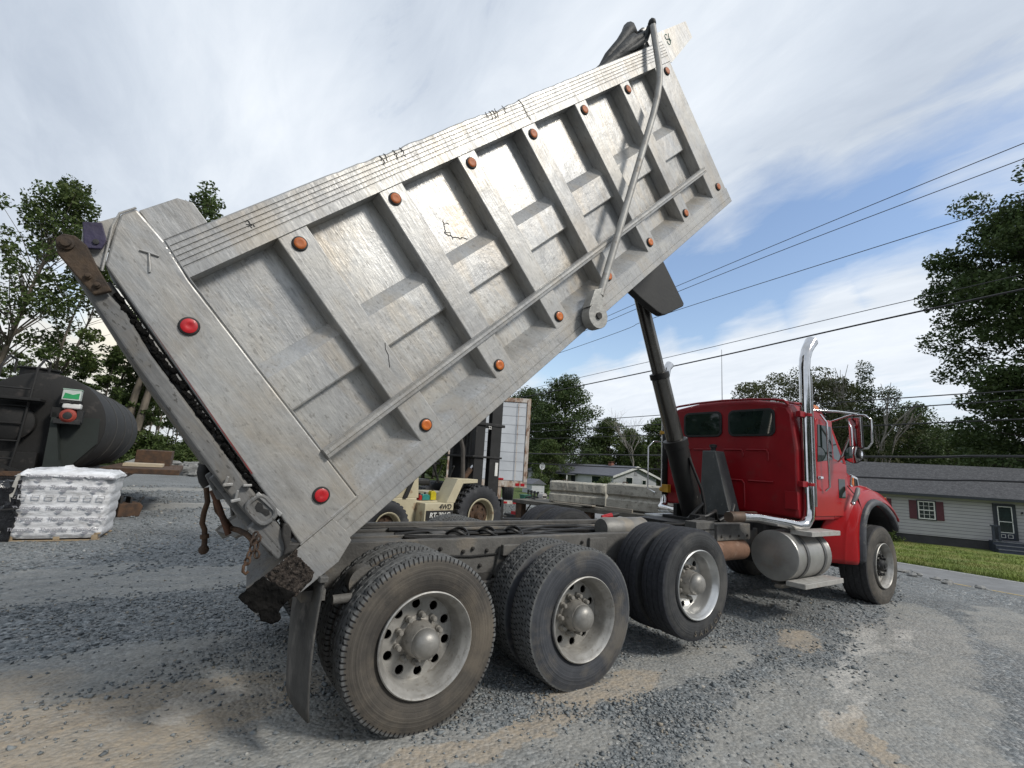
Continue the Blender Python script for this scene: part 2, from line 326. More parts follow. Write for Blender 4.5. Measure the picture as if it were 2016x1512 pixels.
def text(name,body,size,mt,parent,loc,rot,depth=.002,bold=False,shear=0):
    cu=bpy.data.curves.new(name,'FONT'); cu.body=body; cu.size=size; cu.extrude=depth; cu.align_x='CENTER'; cu.align_y='CENTER'; cu.shear=shear
    if bold: cu.offset=size*.02
    t_=bpy.data.objects.new('tmp',cu); COL.objects.link(t_); cu.materials.append(mt)
    me=bpy.data.meshes.new_from_object(t_.evaluated_get(bpy.context.evaluated_depsgraph_get())); me.name=name; bpy.data.objects.remove(t_)
    if not me.materials: me.materials.append(mt)
    o=bpy.data.objects.new(name,me); COL.objects.link(o); o.parent=parent; o.location=loc; o.rotation_euler=rot
    return o

# ================================================================== GROUND
def hz(x,y):
    """terrain height"""
    def ss(a,b,v): t=min(max((v-a)/(b-a),0),1); return t*t*(3-2*t)
    edge=10.35+.18*math.sin(y*.9)+.1*math.sin(y*2.3+1)
    z=-1.6*ss(edge,edge+6.5,x)
    berm=math.exp(-((x-edge+.35)/.30)**2)*.05
    z+=berm
    z-=.5*ss(28,60,x)*ss(20,45,y)
    z+=(.012*math.sin(x*1.3+y*.7)+.010*math.sin(x*2.9-y*1.9)+.006*math.sin(x*6.1+y*4.3))*(1 if x<10 else .5)*ss(0.0,.6,abs(abs(y)-1.0)+.25)
    return z
def grid_mesh(name,xs,ys,fn,mt,kind='structure',dz=0):
    nx,ny=len(xs),len(ys); v=[(x,y,fn(x,y)+dz) for y in ys for x in xs]
    f=[(j*nx+i,j*nx+i+1,(j+1)*nx+i+1,(j+1)*nx+i) for j in range(ny-1) for i in range(nx-1)]
    b=MB(); b.v=v; b.f=f; o=b.build(name,mt,None,0,180,fix=False); tag(o,kind=kind); return o
def spread(a,b,lo,hi,step):
    """fine between lo..hi, growing steps outside"""
    r=[lo]; s=step
    while r[-1]<hi: r.append(r[-1]+step)
    s=step
    while r[-1]<b: s*=1.25; r.append(r[-1]+s)
    l=[lo]; s=step
    while l[-1]>a: s*=1.25; l.append(l[-1]-s)
    return l[:0:-1]+r
def ground_mat():
    m=bpy.data.materials.new('crushed_gravel'); m.use_nodes=True; t=m.node_tree; n=t.nodes; l=t.links; b=n['Principled BSDF']; b.inputs['Roughness'].default_value=.9; b.inputs['Specular IOR Level'].default_value=.3
    tc=n.new('ShaderNodeTexCoord'); P=tc.outputs['Object']
    def no(s,det=6,ro=.6,st=(1,1,1),rot=0,dist=0):
        mp=n.new('ShaderNodeMapping'); mp.inputs['Scale'].default_value=st; mp.inputs['Rotation'].default_value=(0,0,rot); l.new(P,mp.inputs[0])
        x=n.new('ShaderNodeTexNoise'); x.inputs['Scale'].default_value=s; x.inputs['Detail'].default_value=det; x.inputs['Roughness'].default_value=ro; x.inputs['Distortion'].default_value=dist; l.new(mp.outputs[0],x.inputs['Vector']); return x.outputs[0]
    def rp(v,*st):
        r=n.new('ShaderNodeValToRGB'); l.new(v,r.inputs[0]); e=r.color_ramp.elements
        while len(e)<len(st): e.new(.5)
        for q,(p,c) in zip(e,st): q.position=p; q.color=(*c,1) if isinstance(c,tuple) else (c,c,c,1)
        return r.outputs[0]
    def mix(f,a,bb,mode='MIX'):
        x=n.new('ShaderNodeMixRGB'); x.blend_type=mode
        for i,v in enumerate((f,a,bb)):
            if isinstance(v,(int,float)): x.inputs[i].default_value=v if i==0 else (v,v,v,1)
            elif isinstance(v,tuple): x.inputs[i].default_value=(*v,1)
            else: l.new(v,x.inputs[i])
        return x.outputs[0]
    def ma(op,a,bb=None,cl=False):
        x=n.new('ShaderNodeMath'); x.operation=op; x.use_clamp=cl
        for i,v in enumerate((a,bb)):
            if v is None: continue
            if isinstance(v,(int,float)): x.inputs[i].default_value=v
            else: l.new(v,x.inputs[i])
        return x.outputs[0]
    def vor(s):
        x=n.new('ShaderNodeTexVoronoi'); x.inputs['Scale'].default_value=s; l.new(P,x.inputs['Vector']); return x
    v1=vor(34); v2=vor(75)
    s1=n.new('ShaderNodeSeparateColor'); l.new(v1.outputs['Color'],s1.inputs[0]); s2=n.new('ShaderNodeSeparateColor'); l.new(v2.outputs['Color'],s2.inputs[0])
    st=rp(s1.outputs[0],(0,(.125,.138,.145)),(.5,(.195,.210,.216)),(.85,(.25,.265,.27)),(1,(.36,.365,.355)))
    fi=rp(s2.outputs[0],(0,(.12,.126,.126)),(.6,(.205,.213,.213)),(1,(.31,.31,.30)))
    sel=rp(no(9,3),(.42,0.0),(.58,1.0))
    c=mix(sel,st,fi)
    c=mix(1,c,rp(no(.45,5,.6),(.3,.80),(.7,1.14)),'MULTIPLY'); c=mix(1,c,rp(no(13,4,.75),(.32,.70),(.68,1.26)),'MULTIPLY')
    # dust / sand areas
    sx=n.new('ShaderNodeSeparateXYZ'); l.new(P,sx.inputs[0]); X,Y=sx.outputs[0],sx.outputs[1]
    X0_,Y0_=X,Y
    X=ma('ADD',X,ma('MULTIPLY',ma('SUBTRACT',no(1.1,6,.65),.5),1.6)); Y=ma('ADD',Y,ma('MULTIPLY',ma('SUBTRACT',no(1.3,6,.65,(1,1,1),1.3),.5),1.1))
    def patch(cx,cy,rx,ry,ang=0):
        ca,sa=math.cos(ang),math.sin(ang)
        dx=ma('SUBTRACT',X,cx); dy=ma('SUBTRACT',Y,cy)
        a=ma('DIVIDE',ma('ADD',ma('MULTIPLY',dx,ca),ma('MULTIPLY',dy,sa)),rx); bq=ma('DIVIDE',ma('SUBTRACT',ma('MULTIPLY',dy,ca),ma('MULTIPLY',dx,sa)),ry)
        return ma('SUBTRACT',1.0,ma('ADD',ma('MULTIPLY',a,a),ma('MULTIPLY',bq,bq)),True)
    def mx(*a):
        r=a[0]
        for q in a[1:]: r=ma('MAXIMUM',r,q)
        return r
    grey=mx(*[patch(*a) for a in GREYP]); tan=mx(*[patch(*a) for a in TANP]); white=mx(*[patch(*a) for a in WHITEP_])
    brk=ma('ADD',ma('MULTIPLY',no(1.4,8,.72,(1,2.4,1),.2,.5),1.0),ma('MULTIPLY',no(16,5,.65),.45))
    soft=rp(no(2.6,8,.7,(1,1.8,1),.2,.4),(.30,.30),(.62,1.0)); grain=rp(no(24,5,.7),(.35,.55),(.65,1.0))
    gm=ma('MULTIPLY',ma('MULTIPLY',ma('MULTIPLY',grey,2.8,True),soft),ma('MULTIPLY',grain,.85))
    tm=ma('MULTIPLY',ma('MULTIPLY',ma('MULTIPLY',tan,2.6,True),rp(no(3.4,8,.7,(1,2.6,1),.25,.6),(.28,.35),(.60,1.0))),ma('MULTIPLY',grain,.88))
    wm=ma('MULTIPLY',ma('MULTIPLY',ma('MULTIPLY',white,1.5,True),soft),ma('MULTIPLY',grain,.60))
    X,Y=X0_,Y0_
    dust=mix(.6,(.33,.318,.288),rp(no(40,5,.7),(.3,(.24,.235,.215)),(.7,(.42,.40,.355))))
    tand=mix(.6,(.39,.325,.245),rp(no(22,6,.7,(1,3,1)),(.3,(.27,.215,.155)),(.7,(.48,.39,.28))))
    c=mix(gm,c,dust); c=mix(tm,c,tand); c=mix(wm,c,(.55,.53,.49))
    # beyond the yard: weeds and grass
    gr=mix(1,rp(no(2.2,6,.7),(.3,(.045,.070,.018)),(.6,(.085,.120,.030)),(.8,(.14,.16,.06))),rp(no(55,3,.7),(.3,.6),(.7,1.3)),'MULTIPLY')
    wob=ma('MULTIPLY',ma('SUBTRACT',no(.8,4),.5),1.6)
    g1=rp(ma('ADD',ma('SUBTRACT',ma('ADD',X,ma('MULTIPLY',wob,.25)),17.2),.5),(0,0.0),(1,0.0)) 
    far=rp(ma('ADD',ma('SUBTRACT',X,25.9),ma('MULTIPLY',wob,.3)),(.0,0.0),(.15,1.0))
    back=rp(ma('SUBTRACT',ma('ADD',Y,ma('MULTIPLY',wob,2)),ma('ADD',28.0,ma('MULTIPLY',ma('MAXIMUM',X,0.0),.9))),(.0,0.0),(.8,1.0))
    gm2=ma('MAXIMUM',far,back); c=mix(gm2,c,gr)
    l.new(c,b.inputs['Base Color'])
    h=ma('ADD',ma('MULTIPLY',v1.outputs['Distance'],-1.2),ma('MULTIPLY',s1.outputs[1],.9))
    h=ma('ADD',h,ma('ADD',ma('MULTIPLY',s2.outputs[1],.35),ma('MULTIPLY',no(5,6,.7),1.5)))
    keep=ma('SUBTRACT',1.0,ma('MULTIPLY',ma('MAXIMUM',gm,tm),.75))
    bp=n.new('ShaderNodeBump'); bp.inputs['Distance'].default_value=.012; l.new(keep,bp.inputs['Strength']); l.new(h,bp.inputs['Height']); l.new(bp.outputs[0],b.inputs['Normal'])
    return m
TANP=[(-2.6,-.9,1.6,.5,.1),(-3.4,-.3,1.2,.4,.1),(-1.6,-.30,1.5,.50,.15),(-2.7,.2,1.1,.55,.3),(.1,-1.45,1.1,.16,0),(-.9,-1.75,.9,.22,.2),(1.5,-1.25,.6,.22,0),(1.5,-2.5,.4,.14,.3),(-2.2,-1.3,.8,.5,.1),(4.3,-1.3,.5,.22,0),(-1.9,-2.2,.8,.3,.2),(2.6,-2.6,.5,.12,.6)]
GREYP=[(3.2,-2.6,2.6,.5,.2),(6.6,-1.6,1.4,.35,.3),(-2.2,.6,1.6,.5,.2),(-1.2,-1.1,1.8,.9,.1),(2.3,-1.25,1.6,.30,0),(.4,-1.7,1.0,.25,0),(1.9,-2.35,2.2,.45,.25),(4.6,-2.2,1.7,.55,.45),(5.9,-2.0,1.6,.35,.2),(1.0,3.5,7,.7,.1),(-1,12,6,.8,.2),(0,18,9,.9,.1),(-3.4,3.6,2.2,.5,.4),(7.5,-2.4,1.8,.5,.3),(.3,.2,3,.5,0)]
WHITEP_=[(2.95,-2.38,.6,.10,.25),(3.7,-1.95,.9,.16,.3),(4.9,-1.65,.9,.18,.2),(.2,12.8,3,.16,.1),(-1.2,-.25,.5,.13,.2),(5.6,-1.9,.6,.12,.1)]
GM=ground_mat()
ground=grid_mesh('ground',spread(-400,420,-4,19,.22),spread(-60,500,-4.2,8,.22),hz,GM)
# road, its lines and the lawn
def strip(name,x0,x1,y0,y1,dz,mt,kind='structure',nx=4,dy=2.0):
    xs=[x0+(x1-x0)*i/nx for i in range(nx+1)]; ys=[y0+dy*i for i in range(int((y1-y0)/dy)+1)]
    return grid_mesh(name,xs,ys,lambda x,y:-1.6-.5*min(max((y-25)/35,0),1),mt,kind,dz)
ROADM=mat('road_asphalt',(.20,.205,.21),(.15,.152,.155),1.5,.85,0,.4,60,c3=(.11,.11,.11),s3=2,t3=.64,f3=.5)
strip('road',18.6,25.75,-40,210,.03,ROADM)
strip('yellow_line',22.02,22.14,-40,210,.036,mat('yellow_road_paint',(.50,.36,.10),(.36,.27,.12),9,.8,c3=(.2,.2,.18),s3=12,t3=.55,f3=.7),nx=1)
strip('white_line',25.42,25.54,-40,210,.036,mat('white_road_paint',(.52,.52,.5),(.36,.36,.35),9,.8,c3=(.2,.2,.2),s3=12,t3=.55,f3=.7),nx=1)
LAWNM=mat('lawn_green',(.135,.175,.022),(.075,.110,.014),1.2,.9,0,.9,30,c3=(.20,.20,.06),s3=.9,t3=.54,f3=.7)
lawn=grid_mesh('lawn',[25.95+.5*i for i in range(60)],[-30+1.0*i for i in range(140)],lambda x,y:-1.6-.5*min(max((y-25)/35,0),1)+.10*min((x-25.95)/1.2,1)+.02*math.sin(x*2+y*1.3),LAWNM)

def grass():
    rs=np.random.RandomState(8); k=26000; x=25.95+rs.rand(k)**1.6*10; y=rs.uniform(-4,14,k)+x*0-0; h=rs.uniform(.05,.13,k)*(1+(x<26.3)*.8); a=rs.uniform(0,6.28,k); w_=.012
    z=-1.6+.10*np.clip((x-25.95)/1.2,0,1)-.01; c,s_=np.cos(a),np.sin(a); lx,ly=rs.normal(0,.04,k),rs.normal(0,.04,k)
    V=np.stack([np.stack([x-c*w_,y-s_*w_,z],1),np.stack([x+c*w_,y+s_*w_,z],1),np.stack([x+lx,y+ly,z+h],1)],1).reshape(-1,3)
    me=bpy.data.meshes.new('grass'); me.vertices.add(3*k); me.vertices.foreach_set('co',V.reshape(-1)); me.loops.add(3*k); me.loops.foreach_set('vertex_index',np.arange(3*k,dtype=np.int32)); me.polygons.add(k); me.polygons.foreach_set('loop_start',np.arange(0,3*k,3,dtype=np.int32)); me.update(calc_edges=True); me.materials.append(LAWNM)
    o=bpy.data.objects.new('grass',me); COL.objects.link(o); tag(o,'short mown grass blades on the lawn across the road','grass',kind='stuff')
grass()
# loose stones lying on the yard (one stuff object)
def gravel():
    rs=np.random.RandomState(5)
    base=np.array([(1,0,0),(-1,0,0),(0,1,0),(0,-1,0),(0,0,1),(0,0,-1)],float)
    tri=np.array([(0,2,4),(2,1,4),(1,3,4),(3,0,4),(2,0,5),(1,2,5),(3,1,5),(0,3,5)])
    pts=[]
    cx,cy=CAMP.x,CAMP.y
    def ring(d0,d1,dens,s0,s1,a0=-14,a1=72):
        area=(d1*d1-d0*d0)*PI*(a1-a0)/360; k=int(area*dens)
        d=np.sqrt(rs.uniform(d0*d0,d1*d1,k)); a=np.radians(rs.uniform(a0,a1,k))
        X=cx+d*np.sin(a); Y=cy+d*np.cos(a); s=rs.uniform(s0,s1,k)*np.where(rs.rand(k)<.06,1.7,1)*np.where(rs.rand(k)<.008,1.9,1)
        pts.append(np.stack([X,Y,s],1))
    ring(1.7,4.2,1900,.006,.017); ring(4.2,7.5,560,.008,.019); ring(7.5,12,150,.013,.027); ring(12,24,45,.02,.045)
    p=np.concatenate(pts)
    # thin the stones out on the dusty patches
    keep=np.ones(len(p))
    for (a,b,rx,ry,an) in TANP+GREYP[:13]:
        ca,sa=math.cos(an),math.sin(an); dx=p[:,0]-a; dy=p[:,1]-b
        q=1-((dx*ca+dy*sa)/rx)**2-((dy*ca-dx*sa)/ry)**2
        keep=np.minimum(keep,1-.93*np.clip(q*1.6,0,1))
    p=p[rs.rand(len(p))<keep]; p=p[(p[:,0]<10.6)]
    k=len(p); rot=rs.normal(size=(k,4)); rot/=np.linalg.norm(rot,axis=1)[:,None]
    a,b,c,d=rot.T
    Rm=np.stack([np.stack([a*a+b*b-c*c-d*d,2*(b*c-a*d),2*(b*d+a*c)],1),np.stack([2*(b*c+a*d),a*a-b*b+c*c-d*d,2*(c*d-a*b)],1),np.stack([2*(b*d-a*c),2*(c*d+a*b),a*a-b*b-c*c+d*d],1)],1)
    sh=base[None]*rs.uniform(.45,1.25,(k,6,1))*p[:,2][:,None,None]+rs.normal(0,.18,(k,6,3))*p[:,2][:,None,None]
    V=np.einsum('kij,kvj->kvi',Rm,sh); V[:,:,2]*=.62
    z=np.array([hz(x,y) for x,y in p[:,:2]])
    V+=np.stack([p[:,0],p[:,1],z+p[:,2]*.20],1)[:,None,:]
    T=(tri[None]+6*np.arange(k)[:,None,None]).reshape(-1,3)
    me=bpy.data.meshes.new('gravel'); me.vertices.add(k*6); me.vertices.foreach_set('co',V.reshape(-1))
    me.loops.add(len(T)*3); me.loops.foreach_set('vertex_index',T.reshape(-1).astype(np.int32)); me.polygons.add(len(T))
    me.polygons.foreach_set('loop_start',np.arange(0,len(T)*3,3,dtype=np.int32)); me.update(calc_edges=True); me.validate()
    col=me.attributes.new('tone','FLOAT','FACE'); col.data.foreach_set('value',np.repeat(rs.rand(k),8))
    g=bpy.data.materials.new('loose_stone'); g.use_nodes=True; t=g.node_tree; n=t.nodes; l=t.links; b=n['Principled BSDF']; b.inputs['Roughness'].default_value=.85; b.inputs['Specular IOR Level'].default_value=.3
    at=n.new('ShaderNodeAttribute'); at.attribute_name='tone'; r=n.new('ShaderNodeValToRGB'); l.new(at.outputs['Fac'],r.inputs[0]); e=r.color_ramp.elements
    e[0].color=(.12,.132,.139,1); e[1].color=(.40,.405,.395,1); x=e.new(.5); x.color=(.17,.187,.194,1); x=e.new(.88); x.color=(.225,.24,.245,1); x=e.new(.95); x.color=(.27,.235,.185,1)
    l.new(r.outputs[0],b.inputs['Base Color']); me.materials.append(g)
    o=bpy.data.objects.new('gravel',me); COL.objects.link(o); tag(o,'loose grey crushed stones strewn over the yard','gravel',kind='stuff')
gravel()
# ================================================================== DUMP TRUCK
truck=thing('dump_truck','red cab dump truck with its weathered aluminium dump body raised high over the gravel yard','dump truck',(0,0,0))
YS=1.22
# ---- wheels
def tyre_mb(Ro=.525,W=.28,kind='notch',rb=.293):
    b=MB(); n=180; h=W/2
    pr=[(rb,-h*.62,0),(rb+.012,-h*.80,0),(rb+.05,-h*.93,0),(Ro*.74,-h*.995,0),(Ro*.80,-h*1.0,0),(Ro*.86,-h*.985,0),(Ro*.875,-h*.97,0),(Ro*.885,-h*.965,0),(Ro*.93,-h*.92,0),(Ro*.968,-h*.875,1),(Ro*.985,-h*.85,1)]
    tr=[]
    ys=[-.80,-.50,-.46,-.40,-.36,-.05,-.02,.02,.05,.36,.40,.46,.50,.80]
    for i,y in enumerate(ys):
        g = i in (2,3,6,7,10,11)
        if i in(6,7): tr.append((Ro-.010,h*y,0))
        elif g: tr.append((Ro-(.010 if kind!='rib' else .013),h*y,0))
        else: tr.append((Ro-(.004 if abs(y)>.7 else 0),h*y,1 if abs(y)>.3 else 2))
    tl=[(r,-y,f) for r,y,f in reversed(pr)]
    P=pr+tr+tl
    v=[];f=[]
    for r,y,fl in P:
        for k in range(n):
            rr=r
            if kind=='notch':
                if fl==1 and k%5==0: rr=r-.009
                if fl==2 and (k+2)%5==0: rr=r-.006
            elif kind=='block':
                if fl and abs(y)<h*.8 and (k+(2 if y>0 else 0))%5==0: rr=r-.007
            elif kind=='lug' and fl: rr=r-(.03 if (k//3)%2 else 0)
            t=2*PI*k/n; v.append((rr*math.cos(t),y,rr*math.sin(t)))
    m=len(P)
    for i in range(m-1):
        for k in range(n): f.append((i*n+k,i*n+(k+1)%n,(i+1)*n+(k+1)%n,(i+1)*n+k))
    b.v=v;b.f=f; return b
def squash(o,Ro,dz=.012):
    for v in o.data.vertices:
        z=v.co.z
        if z<-(Ro-dz-.03):
            t=(-(Ro-dz-.03)-z)/.03; v.co.z=-(Ro-dz-.03)-min(t,1.0)*.02 if z<-(Ro-dz) else z
            if abs(v.co.y)>.05: v.co.y+=math.copysign(.006*min(t,1.5),v.co.y)
def rim_mb(deep=.155,nh=10):
    """outer dual rim, dish side towards -y, y=0 at the flange"""
    b=MB()
    b.lathe([(.262,.20),(.300,.185),(.304,.012),(.312,.004),(.313,-.006),(.306,-.012),(.298,-.004),(.291,.010),(.286,.022),(.272,.040),(.266,.060),(.264,.085),(.260,.105),(.256,.125),(.250,.140),(.246,deep-.004),(.246,deep+.012),(.262,.20)],n=72)
    return b
def disc_mb(deep=.155,nh=10,r0=.10,rh=.029,rc=.206):
    bm=bmesh.new(); es=[]
    def loop(cx,cz,r,n,ph=0):
        vs=[bm.verts.new((cx+r*math.cos(2*PI*k/n+ph),deep,cz+r*math.sin(2*PI*k/n+ph))) for k in range(n)]
        return [bm.edges.new((vs[k],vs[(k+1)%n])) for k in range(n)]
    es+=loop(0,0,.2475,64); es+=loop(0,0,r0,32)
    for k in range(nh):
        a=2*PI*k/nh+.2; es+=loop(rc*math.cos(a),rc*math.sin(a),rh,16)
    bmesh.ops.triangle_fill(bm,edges=es,use_beauty=True,use_dissolve=True)
    g=bmesh.ops.extrude_face_region(bm,geom=list(bm.faces)); vs=[q for q in g['geom'] if isinstance(q,bmesh.types.BMVert)]
    bmesh.ops.translate(bm,verts=vs,vec=(0,.012,0)); bmesh.ops.recalc_face_normals(bm,faces=bm.faces)
    b=MB(); b.v=[tuple(v.co) for v in bm.verts]; b.f=[tuple(v.index for v in f.verts) for f in (bm.faces.ensure_lookup_table() or bm.faces)] if False else []
    bm.verts.index_update(); b.f=[tuple(v.index for v in f.verts) for f in bm.faces]; bm.free(); return b
TY={}
def dual_wheel(name_mat,kind,Ro,x,z,hubstyle,nuts,rimm=None,contact=True,rot=0):
    """hub with two tyres, two rims, cap and nuts; local y=0 is the outer tyre face"""
    hub=MB(); 
    if hubstyle=='dome': hub.lathe([(.14,.17),(.135,.15),(.118,.135),(.105,.06),(.102,.035),(.06,.03)],n=40)
    else: hub.lathe([(.14,.17),(.135,.15),(.112,.135),(.098,.05),(.092,.030),(.06,.025)],n=40)
    w_=hub.build('wheel',RIMDK,truck,smooth=35); w_.location=(x,-1.20,z)
    key=(kind,Ro,name_mat.name)
    if key not in TY:
        t=tyre_mb(Ro,.28,kind).build('tyre',name_mat,w_,smooth=38); t.location=(0,.14,0); TY[key]=t
    else:
        t=TY[key].copy(); COL.objects.link(t); t.parent=w_; t.location=(0,.14,0)
    t.rotation_euler=(0,R_(rot),0)
    t2=t.copy(); COL.objects.link(t2); t2.parent=w_; t2.location=(0,.475,0); t2.rotation_euler=(0,.3,0)
    if 'rim' not in TY:
        a=rim_mb(); d=disc_mb(); a.add(d.v,d.f); TY['rim']=a.build('rim',RIM,None,smooth=32); TY['rim'].data.materials[0]=RIM
        r=TY['rim']; r.parent=w_
        b=MB(); b.lathe([(.262,.56),(.300,.60),(.304,.43),(.312,.62),(.304,.622),(.292,.60),(.285,.56),(.27,.45),(.262,.56)],n=48,close=True)
        b.lathe([(.262,.36),(.30,.345),(.31,.34),(.312,.335),(.304,.333),(.295,.34),(.285,.355),(.25,.37),(.262,.36)],n=48,close=True)
        TY['rim2']=b.build('rim',RIMDK,w_,smooth=32)
    else:
        r=TY['rim'].copy(); COL.objects.link(r); r.parent=w_
        r2=TY['rim2'].copy(); COL.objects.link(r2); r2.parent=w_
    r.rotation_euler=(0,R_(rot*1.7+9),0)
    if rimm: r.data=r.data.copy(); r.data.materials[0]=rimm
    # brake drum behind the disc
    d=MB().lathe([(.205,.20),(.205,.42),(.12,.43)],n=40).build('brake_drum',DARK,w_,smooth=35)
    c=MB()
    if hubstyle=='dome': c.lathe([(.097,.040),(.097,.022),(.093,.006),(.082,-.012),(.062,-.028),(.035,-.037),(.0001,-.040)],n=40)
    else: c.lathe([(.088,.034),(.088,.010),(.083,-.012),(.070,-.032),(.050,-.046),(.025,-.053),(.0001,-.055)],n=40)
    c.build('hub_cap',HUBM,w_,smooth=40)
    for k in range(10 if nuts else 0):
        a=2*PI*k/10+.12+R_(rot)
        if k==0 or 'nut' not in TY:
            if 'nut' not in TY:
                nb=MB(); nb.lathe([(.020,.156),(.020,.128),(.0165,.126),(.0165,.095),(.013,.090),(.0001,.089)],n=12); TY['nut']=nb.build('lug_nut',RIMDK,w_,smooth=40); q=TY['nut']
            else: q=TY['nut'].copy(); COL.objects.link(q); q.parent=w_
        else: q=TY['nut'].copy(); COL.objects.link(q); q.parent=w_
        q.location=(.143*math.cos(a),0,.143*math.sin(a))
    return w_
W1=dual_wheel(RUB1,'notch',.525,0,.507,'flat',True,rot=8)
W2=dual_wheel(RUB2,'block',.520,1.316,.503,'dome',True,rot=31)
RIMB=mat('bright_rim',(.62,.62,.61),(.45,.45,.44),5,.3,.7,.05)
W3=dual_wheel(RUB3,'rib',.500,2.739,.64,'dome',True,rimm=RIMB,rot=17)
def mirror_wheel(w_):
    c=w_.copy(); COL.objects.link(c); c.parent=truck; c.location=(w_.location.x,1.20,w_.location.z); c.rotation_euler=(0,0,PI)
    for ch in KIDS(w_):
        if ch.name.startswith('lug_nut'): continue
        d=ch.copy(); COL.objects.link(d); d.parent=c
for q in (W1,W2,W3): mirror_wheel(q)
# raised brown lettering band on the lift axle tyre
# steer wheel
def steer(x,z,side):
    Ro=.555; Wd=.40
    hub=MB().lathe([(.16,.20),(.15,.12),(.085,.11),(.075,.02),(.06,.0),(.035,-.005),(.03,-.02),(.0001,-.022)],n=32)
    w_=hub.build('wheel',BLK,truck,smooth=35); w_.location=(x,-1.13*side,z)
    if side<0: w_.rotation_euler=(0,0,PI)
    t=tyre_mb(Ro,Wd,'rib',.293).build('tyre',RUB4,w_,smooth=38); t.location=(0,Wd/2,0)
    a=rim_mb(.09); d=disc_mb(.09,10,.06,.016,.205); a.add(d.v,d.f); a.build('rim',RIM,w_,smooth=32)
    for k in range(10):
        an=2*PI*k/10; b=MB().lathe([(.024,.092),(.022,.05),(.017,.046),(.017,.015),(.0001,.012)],n=10)
        if side>0: b.build('lug_nut',BLK,w_,smooth=40).location=(.135*math.cos(an),0,.135*math.sin(an))
    return w_
steer(7.20,.53,1); steer(7.20,.53,-1)
# ---- chassis frame
fr=MB()
for s in (-1,1):
    y0,y1=(-.44,-.36) if s<0 else (.36,.44)
    ya=-.44*-s*-1 if False else s*.44; yb=s*.43; yc=s*.36
    fr.box(-.66,7.9,min(ya,yb),max(ya,yb),.70,1.0)
    fr.box(-.66,7.9,min(ya,yc)+.001,max(ya,yc)-.001,.985,1.002); fr.box(-.66,7.9,min(ya,yc)+.001,max(ya,yc)-.001,.698,.712)
frame=fr.build('chassis_frame',FRM,truck,bevel=.004)
for x in (-.58,-.2,.65,2.0,3.3,4.2): MB().box(x-.05,x+.05,-.355,.355,.74,.96).build('crossmember',DARK,frame,bevel=.006)
# bolts and brackets on the outer face of the rail
bo=None
for (x,z) in [(.42,.93),(.55,.83),(.63,.90),(.72,.92),(.80,.78),(.72,.74),(.86,.90),(1.0,.84),(1.7,.93),(1.82,.80),(1.95,.93),(2.1,.88),(2.16,.76),(2.2,.88),(.1,.95),(.2,.95),(3.2,.93),(3.3,.80),(3.5,.93),(3.62,.80),(3.8,.95),(.30,.80),(1.5,.94),(1.38,.94)]:
    if not bo: bo=MB().lathe([(.016,-.442),(.016,-.456),(.009,-.457),(.009,-.466),(.0001,-.467)],n=8).build('frame_bolt',DARK,frame,smooth=40); o=bo
    else: o=bo.copy(); COL.objects.link(o)
    o.location=(x,0,z)
br=MB()
for pr_ in ([(.93,.70),(.98,.93),(1.16,.93),(1.21,.70),(1.14,.62),(1.0,.62)],[(2.03,.70),(2.26,.70),(2.26,.97),(2.03,.97)],[(3.0,.78),(3.9,.78),(3.9,1.02),(3.0,1.02)]):
    MB().prism(pr_,-.475 if pr_[0][0]<3 else -.60,-.443).build('frame_bracket',FRM,frame,bevel=.006)
MB().box(.98,1.16,-.52,-.476,.86,.95).build('frame_bracket',FRM,frame,bevel=.006)
bx=MB(); bx.box(3.92,4.62,-.62,-.45,.90,1.09); bx.box(3.55,3.9,-.60,-.443,1.03,1.12); bx.build('battery_box',FRM,truck,bevel=.008)
for k in range(4):
    a=MB(); a.lathe([(.014,-.62),(.014,-.632),(.0001,-.633)],c=(4.0+.18*k,0,.95),n=8); a.build('box_bolt',DARK,truck)
# body subframe strips, hydraulic hoses lying between the rails
for bb in ((-.60,3.9,.37,.45,1.003,1.03),(-.5,3.7,.20,.24,.975,1.0),(-.60,3.9,-.10,-.06,.965,.99)): MB().box(*bb).build('subframe_rail',FRM,truck,bevel=.005)
hs=MB(); rd=random.Random(8)
for k in range(11):
    y=-.30+.05*k; p=[]
    for i in range(16):
        x=.2+i*.22; p.append((x,y+.09*math.sin(i*(.35+.05*k)+k*1.7)+rd.uniform(-.02,.02),.955+.02*math.sin(i*.7+k)+.012*(k%3)))
    hs.tube(p,.013 if k%2 else .017,7)
for q in range(3):
    hs.tube([(.75+.10*math.cos(a)+.3*q,-.1+.11*math.sin(a),1.0+.03*math.sin(2*a)) for a in [i*.45 for i in range(15)]],.014,7)
hs.build('hydraulic_hose',HOSE,truck,smooth=50)
pl=MB(); pl.prism([(-.35,-.43),(.15,-.43),(.3,.43),(-.25,.43)],.962,.975,'z'); pl.box(.55,.72,-.43,.43,.965,.985); pl.build('frame_gusset',FRM,truck,bevel=.004)
at=MB().lathe([(.0001,2.42),(.10,2.425),(.115,2.46),(.115,3.05),(.10,3.085),(.0001,3.09)],c=(0,-.22,1.02),ax='x',n=28).build('air_tank',mat('air_tank_grey',(.24,.235,.22),(.14,.135,.13),4,.55,.2,.2,30,c3=(.3,.26,.2),s3=3,t3=.55,f3=.5),truck,smooth=40)
rg=MB(); rg.tube([(2.9,.25,1.07),(3.02,.2,1.10)],[.03,.035],12); rg.build('red_gladhand',REDL,truck,smooth=40)
pb=MB(); pb.tube([(3.02,.2,1.10),(3.10,.17,1.12)],[.035,.025],12); pb.build('air_line_plug',BLK,truck,smooth=40)
